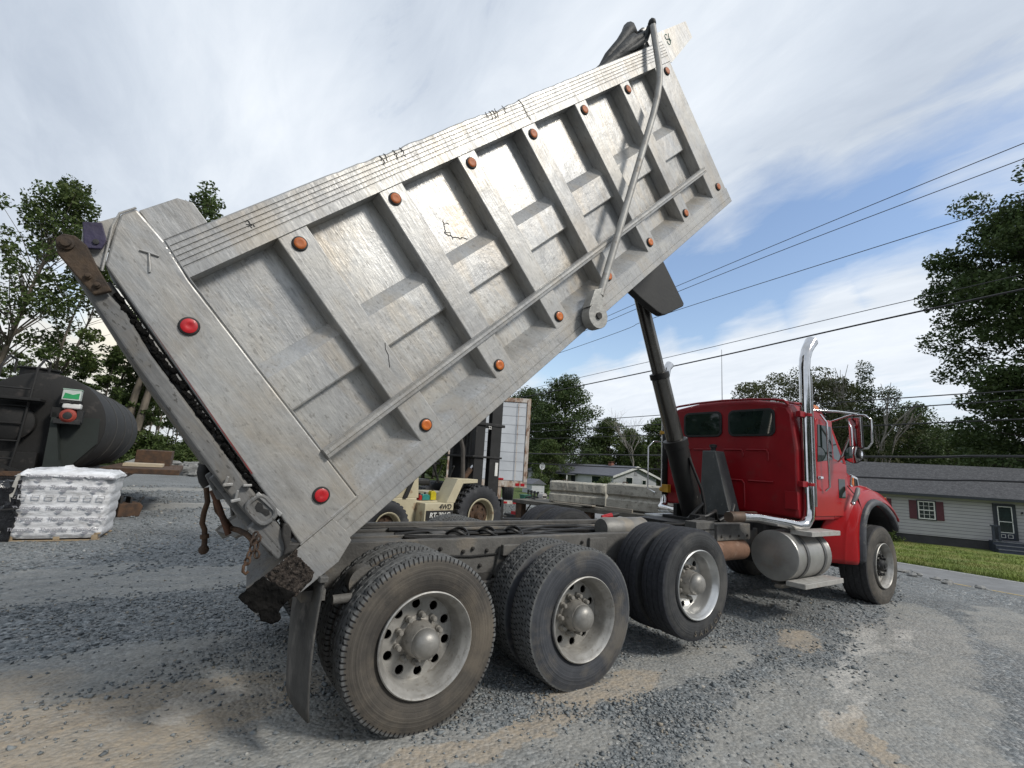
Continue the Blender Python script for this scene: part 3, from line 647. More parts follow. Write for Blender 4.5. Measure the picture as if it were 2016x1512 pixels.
for pts_,r_ in (([(-.5,-.20,.98),(-.2,-.30,.93),(.2,-.34,.97),(.5,-.33,1.01),(.9,-.36,.99),(1.3,-.33,1.0)],.010),([(.3,-.445,.88),(.7,-.455,.86),(1.0,-.452,.87),(1.5,-.455,.85),(2.0,-.452,.88)],.008),([(3.0,-.30,1.04),(3.3,-.38,1.08),(3.6,-.36,1.06),(3.9,-.42,1.14)],.014),([(.0,-.40,.75),(.1,-.52,.70),(.05,-.56,.62)],.010),([(1.3,-.40,.75),(1.4,-.52,.72),(1.36,-.56,.62)],.010),([(2.6,-.42,.80),(2.7,-.52,.82),(2.75,-.55,.70)],.010)): MB().tube(pts_,r_,7).build('air_line',HOSE,truck,smooth=50)
for x_,z_ in ((.22,.62),(1.54,.62)):
    MB().lathe([(.0001,x_),(.075,x_+.005),(.082,x_+.03),(.082,x_+.075),(.088,x_+.08),(.088,x_+.095),(.082,x_+.10),(.082,x_+.16),(.06,x_+.175),(.0001,x_+.18)],c=(0,-.40,z_),ax='x',n=24).build('brake_chamber',DARK,truck,smooth=40)
# axles, suspension
ax=MB()
for x,z in ((0,.507),(1.316,.503),(2.739,.64)):
    ax.tube([(x,-.62,z),(x,-.25,z),(x,0,z),(x,.25,z),(x,.62,z)],[.085,.09,.20 if x<2 else .09,.09,.085],18)
    ax.lathe([(.19,-.64),(.19,-.46),(.10,-.45)],c=(x,0,z),n=28); ax.lathe([(.19,.64),(.19,.46),(.10,.45)],c=(x,0,z),n=28)
for s in (-1,1):
    ax.prism([(-.1,.44),(.6,.34),(.72,.34),(1.42,.44),(1.42,.54),(.75,.52),(.57,.52),(-.1,.54)],s*.50-.05,s*.50+.05)
    ax.prism([(.52,.52),(.80,.52),(.9,.72),(.42,.72)],s*.47-.04,s*.47+.04)
ax.build('axle',DARK,truck,smooth=35)
for s in (-1,1):
    lf=MB()
    for k in range(6):
        hw=.75-.09*k; lf.prism([(.66-hw,.655-.022*k),(.66+hw,.655-.022*k),(.66+hw,.673-.022*k),(.66-hw,.673-.022*k)],s*.50-.045,s*.50+.045)
    lf.build('leaf_spring',FRM,truck,bevel=.003)
ab=MB()
for x,y in ((2.95,-.52),(3.05,.5),(2.55,-.52)): ab.lathe([(.08,.66),(.13,.69),(.12,.73),(.135,.77),(.12,.81),(.09,.84)],c=(x,y,0),ax='z',n=20)
ab.build('air_bag',BLK,truck,smooth=50)
ds=MB(); ds.tube([(1.3,0,.6),(4.6,0,.72)],.055,16); ds.tube([(0,0,.55),(1.3,0,.6)],.05,14); ds.build('drive_shaft',DARK,truck,smooth=40)
mu=MB(); mu.lathe([(.05,3.15),(.06,3.2),(.115,3.24),(.12,3.9),(.12,3.92),(.126,3.93),(.126,3.95),(.12,3.96),(.12,4.5),(.06,4.55)],c=(0,-.56,.78),ax='x',n=28)
mu.build('muffler',mat('rusted_muffler',(.23,.13,.085),(.13,.075,.05),4,.7,.3,.2,30,c3=(.35,.25,.2),s3=6,t3=.6,f3=.4),truck,smooth=35)
# rear under-structure: brake chambers, hinge and lamps stubs
ru=MB(); ru.tube([(-.28,-.9,.80),(-.02,-.62,.86)],.035,12); ru.tube([(-.55,-1.0,.77),(-.2,-1.0,.78)],.028,12); ru.lathe([(.10,-.90),(.10,-.80),(.06,-.78)],c=(-.33,0,.83),n=20); ru.box(-.75,-.62,-1.1,-.44,.80,.86)
ru.lathe([(.06,-.46),(.06,.46)],c=(-.55,0,1.06),n=18); ru.box(-.64,-.46,-.46,-.36,1.004,1.14); ru.box(-.64,-.46,.36,.46,1.004,1.14)
ru.build('body_hinge',FRM,truck,smooth=35)
# mud flaps
def flap(y0,y1,sgn):
    b=MB(); n=10; V=[];Fc=[]
    for j in range(n+1):
        t=j/n; z=.95-t*.72; x=-.66-.03*math.sin(t*2.6)
        for i in range(7):
            s=i/6; y=y0+(y1-y0)*s; bow=.055*(s-.5)**2*4*(0.3+t*.7)
            V.append((x-bow*(.5 if s<.5 else 1)*-1 -.02, y, z- (.03*s if sgn<0 else 0)))
    for j in range(n):
        for i in range(6): Fc.append((j*7+i,j*7+i+1,(j+1)*7+i+1,(j+1)*7+i))
    b.v=V;b.f=Fc; o=b.build('mud_flap',MFL,truck,smooth=60); md=o.modifiers.new('s','SOLIDIFY'); md.thickness=.011; md.offset=0
    h=MB(); h.box(-.70,-.655,min(y0,y1)-.02,max(y0,y1)+.02,.935,.965); h.build('hanger',FRM,o,bevel=.004)
flap(-1.24,-.54,-1); flap(1.20,.58,1)

# ---- hoist cylinder
cb=Vector((4.38,0,1.02)); ct=Vector((3.24,0,3.86)); cdv=(ct-cb)
def cp(t): return cb+cdv*t
hc=MB().tube([cp(-.03),cp(0),cp(.36),cp(.362)],[.13,.145,.145,.12],32).build('hoist_cylinder',STEELD,truck,smooth=40)
MB().tube([cp(.345),cp(.347),cp(.377),cp(.379)],[.14,.158,.158,.14],32).build('collar',STEELD,hc,smooth=40)
MB().tube([cp(.37),cp(.66)],[.112,.112],32).build('piston_stage',STEEL,hc,smooth=40)
MB().tube([cp(.650),cp(.652),cp(.675),cp(.677)],[.11,.126,.126,.10],32).build('collar',STEELD,hc,smooth=40)
MB().tube([cp(.67),cp(1.04)],[.086,.086],32).build('piston_stage',STEEL,hc,smooth=40)
pth=[cp(.30)+Vector((.0,-.15,.0)),cp(.24)+Vector((-.02,-.19,0)),cp(.16)+Vector((.0,-.22,0)),cp(.09)+Vector((-.04,-.24,-.02)),cp(.03)+Vector((-.12,-.24,-.05))]
MB().tube(pth,.018,10).build('hydraulic_hose',HOSE,hc,smooth=50)
cs=MB(); cs.box(4.15,4.65,-.36,.36,.98,1.10); cs.box(4.2,4.3,-.22,-.16,1.05,1.26); cs.box(4.2,4.55,.16,.22,1.05,1.26); cs.box(3.75,4.3,-.45,.45,1.0,1.06); cs.box(4.62,4.98,-.45,.45,.98,1.16); cs.box(3.9,4.1,-.4,-.25,1.05,1.17)
cs.build('cylinder_cradle',BLK,truck,bevel=.008)
ot=MB(); ot.loft([[(4.66,-.33,1.12),(4.92,-.33,1.12),(4.92,.14,1.12),(4.66,.14,1.12)],[(4.68,-.10,2.0),(4.90,-.10,2.0),(4.90,.10,2.0),(4.68,.10,2.0)]])
ot.v=[(x,y,z) for x,y,z in ot.v]
oil=ot.build('oil_tank',mat('chipped_grey_paint',(.085,.09,.088),(.06,.064,.063),6,.55,0,.1,40,c3=(.22,.24,.22),s3=22,t3=.66,f3=.6,stretch=(1,1,.6)),truck,bevel=.012)
MB().lathe([(.035,2.0),(.035,2.05),(.05,2.052),(.05,2.09),(.0001,2.10)],c=(4.79,0,0),ax='z',n=18).build('filler_cap',BLK,oil,smooth=40)
bh=MB(); 
for p in ([(3.9,-.33,1.12),(4.05,-.40,1.16),(4.25,-.38,1.22),(4.4,-.30,1.10)],[(3.95,-.2,1.1),(4.1,-.3,1.3),(4.22,-.22,1.2),(4.3,-.2,1.06)],[(4.3,-.4,1.1),(4.5,-.45,1.2),(4.62,-.40,1.3),(4.7,-.36,1.16)]): bh.tube(p,.022,8)
bh.build('hydraulic_hose',HOSE,truck,smooth=50)

# ---- dump body, built flat in its own frame (x along, y across, z up) and tipped
TH=R_(42.565)
fl=MB(); fl.box(.02,5.26,-1.085,1.085,.14,.165); fl.box(5.20,5.262,-1.085,1.085,.165,1.98)
for s in (-1,1):
    a,b_=sorted((s*1.10,s*1.088)); fl.box(.1,5.27,a,b_,.20,1.70)
body=fl.build('dump_body',ALUP,truck)
body.location=(-.5595,0,1.157); body.rotation_euler=(0,-TH,0)
sl=MB()
for s in (-1,1):
    a,b_=sorted((s*.40,s*.48)); sl.box(.0,5.0,a,b_,-.10,.138)
for k in range(14): sl.box(.15+.37*k,.21+.37*k,-1.04,1.04,.06,.138)
sl.build('floor_sill',BLK,body,bevel=.003)
POSTS=[(.682,.870),(1.405,1.595),(2.115,2.29),(2.83,3.00),(3.555,3.72),(4.285,4.44),(4.957,5.275)]
ULS=[.772,1.482,2.199,2.915,3.636,4.363,5.133]
def side(s):
    # inclined strip above the floor rail and the middle stiffening rib (pressed plate: one outline run along the body)
    T=lambda x,y,z:(x,s*y,z)
    st=MB(); st.prism([(1.219,.10),(1.219,.168),(1.101,.288),(1.089,.288),(1.089,.10)],.18,5.26,'x',T); st.build('sloped_sill_plate',ALUP,body)
    rb=MB(); rb.prism([(1.085,1.085),(1.102,1.085),(1.162,.992),(1.162,.780),(1.156,.770),(1.085,.770)],.18,4.99,'x',T); rb.build('stiffener_rib',ALUP,body,bevel=.003)
    # floor rail with two shallow grooves
    b=MB(); b.prism([(.98,.0),(1.218,.0),(1.222,.004),(1.222,.052),(1.217,.054),(1.217,.058),(1.222,.060),(1.222,.120),(1.217,.122),(1.217,.126),(1.222,.128),(1.222,.160),(1.218,.164),(.98,.164)],.0,5.285,'x',T); b.build('floor_rail',ALU,body)
    # top rail with five grooves, the upper edge chewed by the loader
    base=[(1.06,1.613),(1.226,1.613)]; z=1.613
    for g in (1.668,1.697,1.724,1.752,1.780): base+=[(1.226,g-.003),(1.219,g),(1.219,g+.004),(1.226,g+.007)]
    secs=[]; rd=random.Random(3 if s<0 else 9); n=110
    for i in range(n+1):
        u=.18+(5.288-.18)*i/n; d=.0
        if 1.2<u<4.0: d=abs(rd.gauss(0,.004))+.012*max(0,math.sin(u*5.1)*math.sin(u*2.3+1))
        if s<0 and (abs(u-1.62)<.10 or abs(u-2.62)<.09): d+=rd.uniform(0,.014)
        sec=[(u,s*y,zz) for y,zz in base]+[(u,s*(1.226-rd.uniform(0,.002)),1.812-d),(u,s*1.214,1.822-d),(u,s*1.06,1.822-d*.8)]; secs.append(sec)
    MB().loft(secs).build('top_rail',ALU,body)
    # rub rail
    b=MB(); b.prism([(1.2215,.442),(1.256,.446),(1.258,.462),(1.252,.466),(1.258,.470),(1.258,.486),(1.252,.490),(1.256,.503),(1.2215,.507)],.178,4.99,'x',T); b.build('rub_rail',ALU,body)
    for i,((u0,u1),ul) in enumerate(zip(POSTS,ULS)):
        b=MB(); z0=.150
        y0=1.10; y1=1.2195
        b.add([(u0,y1,z0),(u1,y1,z0),(u1,y1,1.614),(u0,y1,1.614),(u0-.012,y0,z0+.10),(u1+.012,y0,z0+.10),(u1+.012,y0,1.614),(u0-.012,y0,1.614)],
              [(0,1,2,3),(0,4,5,1),(1,5,6,2),(2,6,7,3),(3,7,4,0),(4,7,6,5)],T)
        b.build('side_post',ALU,body,bevel=.006)
        for zz,mt in ((1.536,AMBD),(.2335,AMB if i<5 else AMBD)):
            y=s*1.2195
            g=MB(); g.lathe([(.0001,y),(.042,y),(.044,y+s*.005),(.040,y+s*.012),(.034,y+s*.013)],c=(ul,0,zz),n=28); mk=g.build('marker_light',BLK,body,smooth=40)
            g=MB(); g.lathe([(.034,y+s*.010),(.034,y+s*.016),(.031,y+s*.0185),(.018,y+s*.0195),(.014,y+s*.0185),(.0001,y+s*.0195)],c=(ul,0,zz),n=28)
            # the lens is joined to its housing's mesh slot as a second material
            o=g.build('lens_tmp',mt,None,smooth=50); join(mk,o,mt)
    # corner post
    b=MB(); b.prism([(.176,.155),(.176,1.60),(.198,1.815),(.186,1.998),(.113,2.0),(.060,1.955),(-.080,1.815),(-.150,.90),(-.205,.155)],1.0,1.2255,'y',T); b.build('corner_post',ALU,body,bevel=.012,seg=3)
    w=MB(); w.tube([(-.105,s*1.229,1.795),(.055,s*1.229,1.962),(.112,s*1.227,2.002),(.186,s*1.227,2.000)],.006,8); w.tube([(.180,s*1.224,.16),(.180,s*1.224,1.60),(.200,s*1.224,1.815)],.0055,6); w.tube([(.176,s*1.224,.158),(-.205,s*1.224,.158)],.006,6); w.tube([(.0,s*1.224,.166),(.176,s*1.224,.166),(.19,s*1.224,.166)],.004,6)
    w.build('weld_seam',ALU,body,smooth=60)
    b=MB(); b.prism([(-.104,1.805),(.11,1.997),(-.005,2.005),(-.06,1.99),(-.108,1.93),(-.112,1.86)],1.195,1.215,'y',T); b.build('hinge_plate',ALU,body,bevel=.004)
    for zz,cc in ((1.374,None),(.264,None)):
        P=REDPOS[0 if zz>1 else 1]; y=s*1.2255
        g=MB(); g.lathe([(.0001,y),(.046,y),(.048,y+s*.005),(.044,y+s*.012),(.038,y+s*.013)],c=(P[0],0,P[1]),n=28); mk=g.build('marker_light',BLK,body,smooth=40)
        g=MB(); g.lathe([(.037,y+s*.010),(.037,y+s*.017),(.032,y+s*.0195),(.014,y+s*.0205),(.010,y+s*.019),(.0001,y+s*.0195)],c=(P[0],0,P[1]),n=28); join(mk,g.build('lens_tmp',REDL,None,smooth=50),REDL)
    # rear tall board with a small eyelet
    b=MB(); b.prism([(.19,1.823),(.425,1.823),(.425,1.94),(.375,1.985),(.19,1.990)],1.15,1.215,'y',T); b.build('sideboard',ALU,body,bevel=.004)
    # front cab guard side plate and upright
    b=MB(); b.prism([(5.292,1.605),(5.292,1.915),(5.94,1.925),(5.935,1.745),(5.34,1.600)],1.196,1.206,'y',T); b.build('cab_guard_plate',ALU,body)
    b=MB(); b.prism([(5.05,1.823),(5.288,1.823),(5.270,2.015),(5.05,1.99)],1.19,1.212,'y',T); b.build('front_board',ALU,body)
    # chute side plate below the corner post
    b=MB(); b.prism([(.006,.150),(.018,.045),(.006,-.018),(-.115,-.062),(-.34,-.050),(-.56,.02),(-.56,.135),(-.335,.152)],1.205,1.2225,'y',T); b.build('chute_plate',ALU,body,bevel=.004)
def join(a,b,mt):
    """put mesh b into mesh a as a second material slot"""
    bm=bmesh.new(); bm.from_mesh(a.data); n0=len(bm.faces); bm.from_mesh(b.data); bm.faces.ensure_lookup_table()
    for f in bm.faces[n0:]: f.material_index=1
    bm.to_mesh(a.data); bm.free(); a.data.materials.append(mt); me=b.data; bpy.data.objects.remove(b); bpy.data.meshes.remove(me)
    a.data.shade_smooth(); a.data.set_sharp_from_angle(angle=R_(40))
REDPOS=[(.040,1.405),(.030,.302)]
side(-1); side(1)
# cab guard plate across the front
g=MB(); g.prism([(5.27,1.90),(5.95,1.905),(5.95,1.925),(5.27,1.92)],-1.19,1.19); g.build('cab_guard_plate',ALU,body)
# green chalk scrawl on the guard plate, welded T on the corner post
gm_=mat('green_chalk',(.10,.24,.20),(.07,.17,.14),9,.9)
g=MB()
def arc(cx,cz,r,a0,a1,n=9): return [(cx+r*math.cos(R_(a0+(a1-a0)*i/n)),-1.2075,cz+r*math.sin(R_(a0+(a1-a0)*i/n))) for i in range(n+1)]
g.tube(arc(5.43,1.845,.028,40,270),.004,6); g.tube(arc(5.435,1.795,.03,90,-200),.004,6); g.tube([(5.49,-1.2075,1.87),(5.47,-1.2075,1.83),(5.48,-1.2075,1.79)],.004,6); g.build('chalk_mark',gm_,body)
tw=MB(); P0=bp_=lambda u,v:(u,-1.2285,v)
def bl(u,v): return (u,-1.229,v)
tw.tube([bl(.080,1.818),bl(.108,1.788),bl(.132,1.758)],[.006,.007,.006],7); tw.tube([bl(.104,1.788),bl(.082,1.752),bl(.066,1.725),bl(.052,1.708)],[.006,.006,.008,.006],7); tw.build('welded_letter',ALU,body,smooth=60)
setl(tw and KIDS(body)[-1],'welded letter T on the rear corner post')
# black crack scribbles
ck=MB(); rd=random.Random(2)
def scrib(pts,y,r=.0022):
    q=[]
    for (a,b_),(c,d) in zip(pts,pts[1:]):
        for i in range(5): t=i/5; q.append((a+(c-a)*t+rd.gauss(0,.004),y,b_+(d-b_)*t+rd.gauss(0,.004)))
    ck.tube(q,r,5)
scrib([(1.80,1.30),(1.79,1.25),(1.76,1.21),(1.80,1.17),(1.86,1.13),(1.93,1.09)],-1.1015,.0028); scrib([(1.80,1.27),(1.85,1.25)],-1.1015); scrib([(1.76,1.22),(1.80,1.20),(1.80,1.13)],-1.1015)
for a in (1.55,1.58,1.66,1.72,2.56,2.6,2.63,2.66,2.75): scrib([(a,1.812),(a+.01,1.78),(a-.005,1.75+.02*math.sin(a*40))],-1.2275,.003)
scrib([(2.95,1.80),(2.96,1.74),(2.95,1.69),(2.965,1.63)],-1.2275,.003); scrib([(.60,1.76),(.62,1.70)],-1.2275,.003); scrib([(.585,1.75),(.60,1.71)],-1.2275,.002); scrib([(.86,.80),(.78,.64)],-1.2205,.002)
ck.build('crack_mark',BLK,body)
# tarp arm, its pivot and the rolled tarp
ta=MB(); ta.tube([(5.095,-1.30,1.97),(5.0,-1.315,1.84),(4.90,-1.33,1.70),(4.80,-1.34,1.55),(4.69,-1.345,1.44),(4.55,-1.345,1.33),(4.35,-1.342,1.20),(2.62,-1.31,.17)],[.031]*8,16)
arm=ta.build('tarp_arm',CHRD,body,smooth=50); arm.data.materials[0]=mat('tarp_arm_aluminium',(.36,.355,.335),(.24,.23,.215),5,.55,.25,.1,30,c3=(.16,.13,.10),s3=9,t3=.62,f3=.6)
pv=MB()
secs=[]
out=[(2.66,.215)]+[(2.47+.105*math.cos(R_(a)),.055+.105*math.sin(R_(a))) for a in range(20,-270,-18)]+[(2.47-.035,.165),(2.58,.245)]
pv.prism(out,-1.335,-1.245)
pv.build('arm_pivot',mat('pivot_casting',(.38,.375,.35),(.26,.255,.24),8,.5,.4,.2,40),arm,bevel=.016,seg=3)
MB().lathe([(.028,-1.336),(.028,-1.350),(.012,-1.352),(.0001,-1.346)],c=(2.47,0,.055),n=20).build('pivot_bolt',DARK,arm,smooth=40)
tb=MB(); rd=random.Random(6)
pts=[]
for k in range(7):
    yy=-1.20; o=k*.02
tb.tube([(4.20,-1.10,1.80),(4.45,-1.13,1.90),(4.70,-1.15,1.97),(4.88,-1.15,2.03),(4.98,-1.12,2.06),(5.06,-1.10,1.99),(5.10,-1.10,1.90)],[.02,.04,.045,.055,.075,.05,.03],12)
tb.tube([(4.153,-1.13,1.81),(4.45,-1.15,1.845),(4.76,-1.15,1.91),(4.90,-1.14,1.93),(5.02,-1.13,1.90)],[.03,.055,.085,.09,.07],12)
tb.tube([(4.25,-1.13,1.80),(4.55,-1.18,1.875),(4.85,-1.19,1.92),(5.10,-1.20,1.94)],[.02,.04,.05,.04],10)
tb.tube([(5.09,1.2,1.95),(5.10,.4,1.93),(5.10,-.5,1.95),(5.09,-1.2,1.96)],[.06,.08,.075,.055],12)
tb.tube([(4.6,-1.19,1.86),(4.8,-1.21,1.87),(5.02,-1.22,1.90),(5.08,-1.27,1.965),(5.105,-1.31,1.98)],[.02,.03,.035,.03,.028],10)
tp=tb.build('rolled_tarp',TARP,body,smooth=50)
tp2=MB(); tp2.ball((5.10,-1.30,1.985),.040,12,8,(1,1,1),.1,3); tp2.build('tarp_strap',TARP,body,smooth=50)
# crusted asphalt on the chute, and the apron
def lump(o,amp,seed,sc=9):
    from mathutils import noise
    for v in o.data.vertices:
        n=noise.fractal(v.co*sc+Vector((seed,0,0)),1.0,2.0,4)
        v.co+=v.normal*amp*n
cr=MB(); cr.prism([(-.572,.150),(-.504,.158),(-.425,.155),(-.402,.068),(-.370,-.036),(-.421,-.035),(-.467,-.038),(-.498,-.060),(-.535,-.062),(-.560,-.022),(-.551,.009),(-.545,.026),(-.555,.036),(-.565,.086)],-1.238,-1.190)
cr.ball((-.515,-1.205,-.050),.034,10,7,(1,1,1.3))
cro=cr.build('asphalt_crust',ASPH,body)
rm=cro.modifiers.new('r','REMESH'); rm.mode='VOXEL'; rm.voxel_size=.009
tx=bpy.data.textures.new('crust','CLOUDS'); tx.noise_scale=.035; tx.noise_depth=5
dm=cro.modifiers.new('d','DISPLACE'); dm.texture=tx; dm.strength=.030; dm.mid_level=.55
cr=MB(); cr.prism([(-.42,.152),(-.225,.156),(-.246,.119),(-.240,.063),(-.236,-.01),(-.266,-.038),(-.334,-.045),(-.382,-.050),(-.415,.015),(-.427,.098)],-1.227,-1.21)
cro2=cr.build('asphalt_crust',CRUST,body); rm=cro2.modifiers.new('r','REMESH'); rm.mode='VOXEL'; rm.voxel_size=.006
tx2=bpy.data.textures.new('crust2','CLOUDS'); tx2.noise_scale=.014; tx2.noise_depth=5
dm=cro2.modifiers.new('d','DISPLACE'); dm.texture=tx2; dm.strength=.014; dm.mid_level=.60
for s in (-1,1):
    ap=MB(); ap.prism([(.0,s*1.203),(-.552,s*1.203),(-.475,s*.62),(-.455,s*.40),(-.40,s*.33),(0,s*.33)],.095,.115,'z'); ap.build('chute_floor',ALUT,body,bevel=.003)
# ---- tailgate
tg=MB(); tg.prism([(-.160,1.93),(-.135,1.60),(-.170,1.37),(-.228,.175),(-.300,.172),(-.305,.62),(-.245,1.40),(-.198,1.88)],-1.215,1.215)
gate=tg.build('tailgate',ALUT,body,bevel=.014,seg=3)
rb=MB()
for y in (-1.10,-.55,0,.55,1.10):
    rb.prism([(-.20,1.85),(-.25,1.40),(-.30,.72),(-.325,.72),(-.345,.20),(-.30,.17),(-.25,.17),(-.25,1.0)],y-.06,y+.06)
rb.prism([(-.33,.17),(-.25,.17),(-.25,.42),(-.345,.40)],-1.212,1.212); rb.build('tailgate_rib',ALUT,gate,bevel=.008)
sg=MB()
rd=random.Random(3)
for i in range(150):
    v=.22+i*.0098; u=-.125-.085*(1-(v-.17)/1.5)+rd.uniform(-.012,.012); sg.ball((u,-1.205+rd.uniform(-.01,.008),v),rd.uniform(.008,.016),6,4,(1,1,1),.25,i)
sg.build('tar_seal',ASPH,gate)
sk_=MB(); sk_.prism([(-.10,1.75),(-.225,.2),(-.235,.2),(-.14,1.75)],-1.19,1.19); sk_.build('tailgate_seam',BLK,gate)
rs_=MB(); rs_.prism([(-.095,1.50),(-.085,1.50),(-.155,.62),(-.168,.62)],-1.225,-1.18); rs_.build('seal_strip',mat('old_red_paint',(.18,.02,.02),(.05,.02,.02),9,.7),gate)
lk=MB(); lk.prism([(-.185,1.955),(-.165,1.985),(-.13,1.99),(-.10,1.965),(-.088,1.91),(-.112,1.80),(-.127,1.69),(-.195,1.705),(-.20,1.82),(-.20,1.92)],-1.262,-1.228)
link=lk.build('hinge_link',LINK,gate,bevel=.006)
for (u,v,r) in ((-.148,1.945,.030),(-.165,1.785,.014),(-.160,1.735,.014)):
    MB().lathe([(r,-1.262),(r,-1.275),(r*.7,-1.277),(r*.62,-1.29),(.0001,-1.291)],c=(u,0,v),n=16).build('hinge_bolt',LINK,link,smooth=40)
bp=MB(); bp.prism([(-.040,2.012),(.022,1.980),(-.010,1.900),(-.050,1.876),(-.104,1.905)],-1.256,-1.236); bpo=bp.build('pivot_plate',BLUE,gate,bevel=.004)
MB().lathe([(.012,-1.256),(.012,-1.264),(.0001,-1.265)],c=(-.05,0,1.91),n=12).build('plate_bolt',BLK,bpo,smooth=40)
hk=MB(); ring=[]
out=[];inn=[]
for a in range(0,360,20):
    c,s_=math.cos(R_(a)),math.sin(R_(a)); q=.62
    sg_=lambda t:math.copysign(abs(t)**q,t)
    out.append((-.238+.050*sg_(c),.440+.072*sg_(s_)))
hk.tube([(u,-1.235,v) for u,v in out],.013,8,closed=True)
hk.prism(out,-1.232,-1.222); hko=hk.build('latch_plate',ALUT,gate,smooth=40)
MB().prism([(-.25,.475),(-.228,.485),(-.218,.462),(-.228,.44),(-.212,.415),(-.222,.395),(-.24,.398),(-.246,.43),(-.258,.45)],-1.236,-1.2325).build('latch_slot',BLK,hko)
hd=MB(); hd.bar((-.205,-1.236,.525),(-.185,-1.236,.355),.018,.02); hd.bar((-.298,-1.23,.66),(-.262,-1.23,.635),.03,.015); hd.bar((-.29,-1.23,.655),(-.255,-1.24,.68),.012,.012); hd.bar((-.318,-1.23,.57),(-.28,-1.23,.55),.03,.015); hd.bar((-.30,-1.23,.56),(-.262,-1.24,.595),.012,.012); hd.bar((-.232,-1.236,.60),(-.20,-1.236,.575),.03,.012); hd.build('latch_lug',ALU,gate,bevel=.003)
lt=MB(); lt.prism([(-.235,.205),(-.19,.26),(-.185,.30),(-.205,.31),(-.24,.27),(-.27,.20),(-.30,.175),(-.25,.158),(-.20,.165)],-1.245,-1.20); lt.build('tailgate_latch',DARK,gate,bevel=.008)
# chain hanging from the tailgate and rusty levers: built in the tipped frame, hanging true
def inb(x,y,z):   # truck frame to body frame
    dx,dz=x+.5595,z-1.157; return (dx*math.cos(TH)+dz*math.sin(TH),y,-dx*math.sin(TH)+dz*math.cos(TH))
def chain(name,p,q,par,link=.045,r=.006,mt=RUST,w=.014):
    p=Vector(p);q=Vector(q); d=(q-p); n=max(2,int(d.length/(link*.74))); b=MB(); t=d.normalized(); u=t.orthogonal().normalized(); w_=t.cross(u)
    for i in range(n):
        c=p+d*((i+.5)/n)+Vector((random.Random(i).uniform(-.004,.004),0,0)); a=u if i%2 else w_
        pts=[]
        for k in range(12):
            th=2*PI*k/12; pts.append(inb(*(c+t*(link*.5-w*.2)*math.cos(th)*1.0+a*w*math.sin(th))))
        b.tube(pts,r,6,closed=True)
    return b.build(name,mt,par,smooth=60)

def PX(px,py,y):   # a point on the plane y seen in direction px,py
    d=dirpx(px,py); t=(y-CAMP.y)/d.y; p=CAMP+d*t; return inb(*p)
def PW(px,py,y):
    d=dirpx(px,py); return CAMP+d*((y-CAMP.y)/d.y)
ca=PW(504,1048,-1.27); cb_=Vector((ca.x-.02,ca.y,ca.z-.155)); chain('chain',ca,cb_,gate,.042,.0055); ca2=PW(508,1052,-1.25); chain('chain',ca2,Vector((ca2.x+.005,ca2.y,ca2.z-.12)),gate,.042,.0055)
hkp=MB(); hkp.tube([inb(cb_.x+a,cb_.y,cb_.z+c) for a,c in ((0,.01),(-.014,-.008),(-.014,-.034),(0,-.046),(.010,-.034))],.008,7); hkp.build('chain_hook',RUST,gate,smooth=60)
for nm,pts,rr,mt in (('release_lever',[(418,965,-.75),(432,1000,-.75),(450,1052,-.75)],.017,RUST2),('release_lever',[(424,985,-.7),(428,1005,-.7),(440,1020,-.7),(455,1040,-.7),(470,1044,-.8),(486,1052,-.9),(500,1066,-1.0)],.016,RUST),
    ('turnbuckle',[(406,960,-.7),(409,988,-.7),(402,1008,-.7),(398,1030,-.7),(403,1042,-.7),(403,1068,-.7),(401,1078,-.7)],.015,RUST),('rope_coil',[(404,915,-.6),(400,930,-.6),(403,945,-.6),(410,955,-.6)],.035,BLK)):
    b=MB(); b.tube([PX(*q) for q in pts],rr,9)
    if nm=='turnbuckle': b.tube([PX(403,1052,-.7),PX(403,1060,-.7)],.024,9); b.ball(PX(401,1082,-.7),.028,10,6)
    b.build(nm,mt,gate,smooth=50)
b=MB(); b.tube([PX(455,985,-.2),PX(458,1015,-.2)],.012,8); b.tube([PX(462,980,-.1),PX(468,1012,-.1)],.01,8); b.build('tie_rod',FRM,gate,smooth=50)
b=MB(); b.prism([(-.36,.60),(-.33,.74),(-.30,.74),(-.30,.56)],-1.10,-1.06); b.build('lever_bracket',ALUT,gate,bevel=.006)
# ---- black doghouse under the front of the body
dg=MB(); dg.prism([(4.05,.13),(4.12,-.28),(4.20,-.45),(4.34,-.70),(4.40,-.78),(4.46,-.815),(4.84,-.905),(4.878,-.885),(4.885,.13)],-.37,-.27)
dh=dg.build('hoist_housing',BLK,body,bevel=.012)
dh.data.materials[0]=mat('housing_black_paint',(.018,.018,.017),(.012,.012,.012),3,.6,0,.1)

# ---- cab
def RX(px,py,y): d=dirpx(px,py); return CAMP+d*((y-CAMP.y)/d.y)
cabb=MB()
# cross-sections (y,z) lofted along x; rounded shoulders, roof crown
def csec(x,hw,z0,zt,crown,sh,tuck=.0):
    n=6; p=[]
    p.append((x,-hw+tuck,z0)); p.append((x,-hw,z0+.10)); p.append((x,-hw,zt-.62)); p.append((x,-hw+.05,zt-.12-sh*.3))
    p.append((x,-hw+.10,zt-.05)); p.append((x,-hw+.22,zt-.012))
    p.append((x,-hw*.4,zt+crown*.8)); p.append((x,0,zt+crown)); p.append((x,hw*.4,zt+crown*.8))
    p+= [(x,-q[1],q[2]) for q in reversed(p[:6])]
    return p
cabb.loft([csec(5.05,.985,1.215,2.635,.055,.1,.03),csec(5.03,1.0,1.19,2.63,.06,.1,.03) if False else csec(5.075,1.005,1.19,2.69,.06,.1),csec(5.5,1.02,1.17,2.70,.06,.1),csec(5.98,1.02,1.17,2.66,.06,.1)])
cab=cabb.build('cab',REDD,truck,bevel=.03,seg=3,smooth=None)
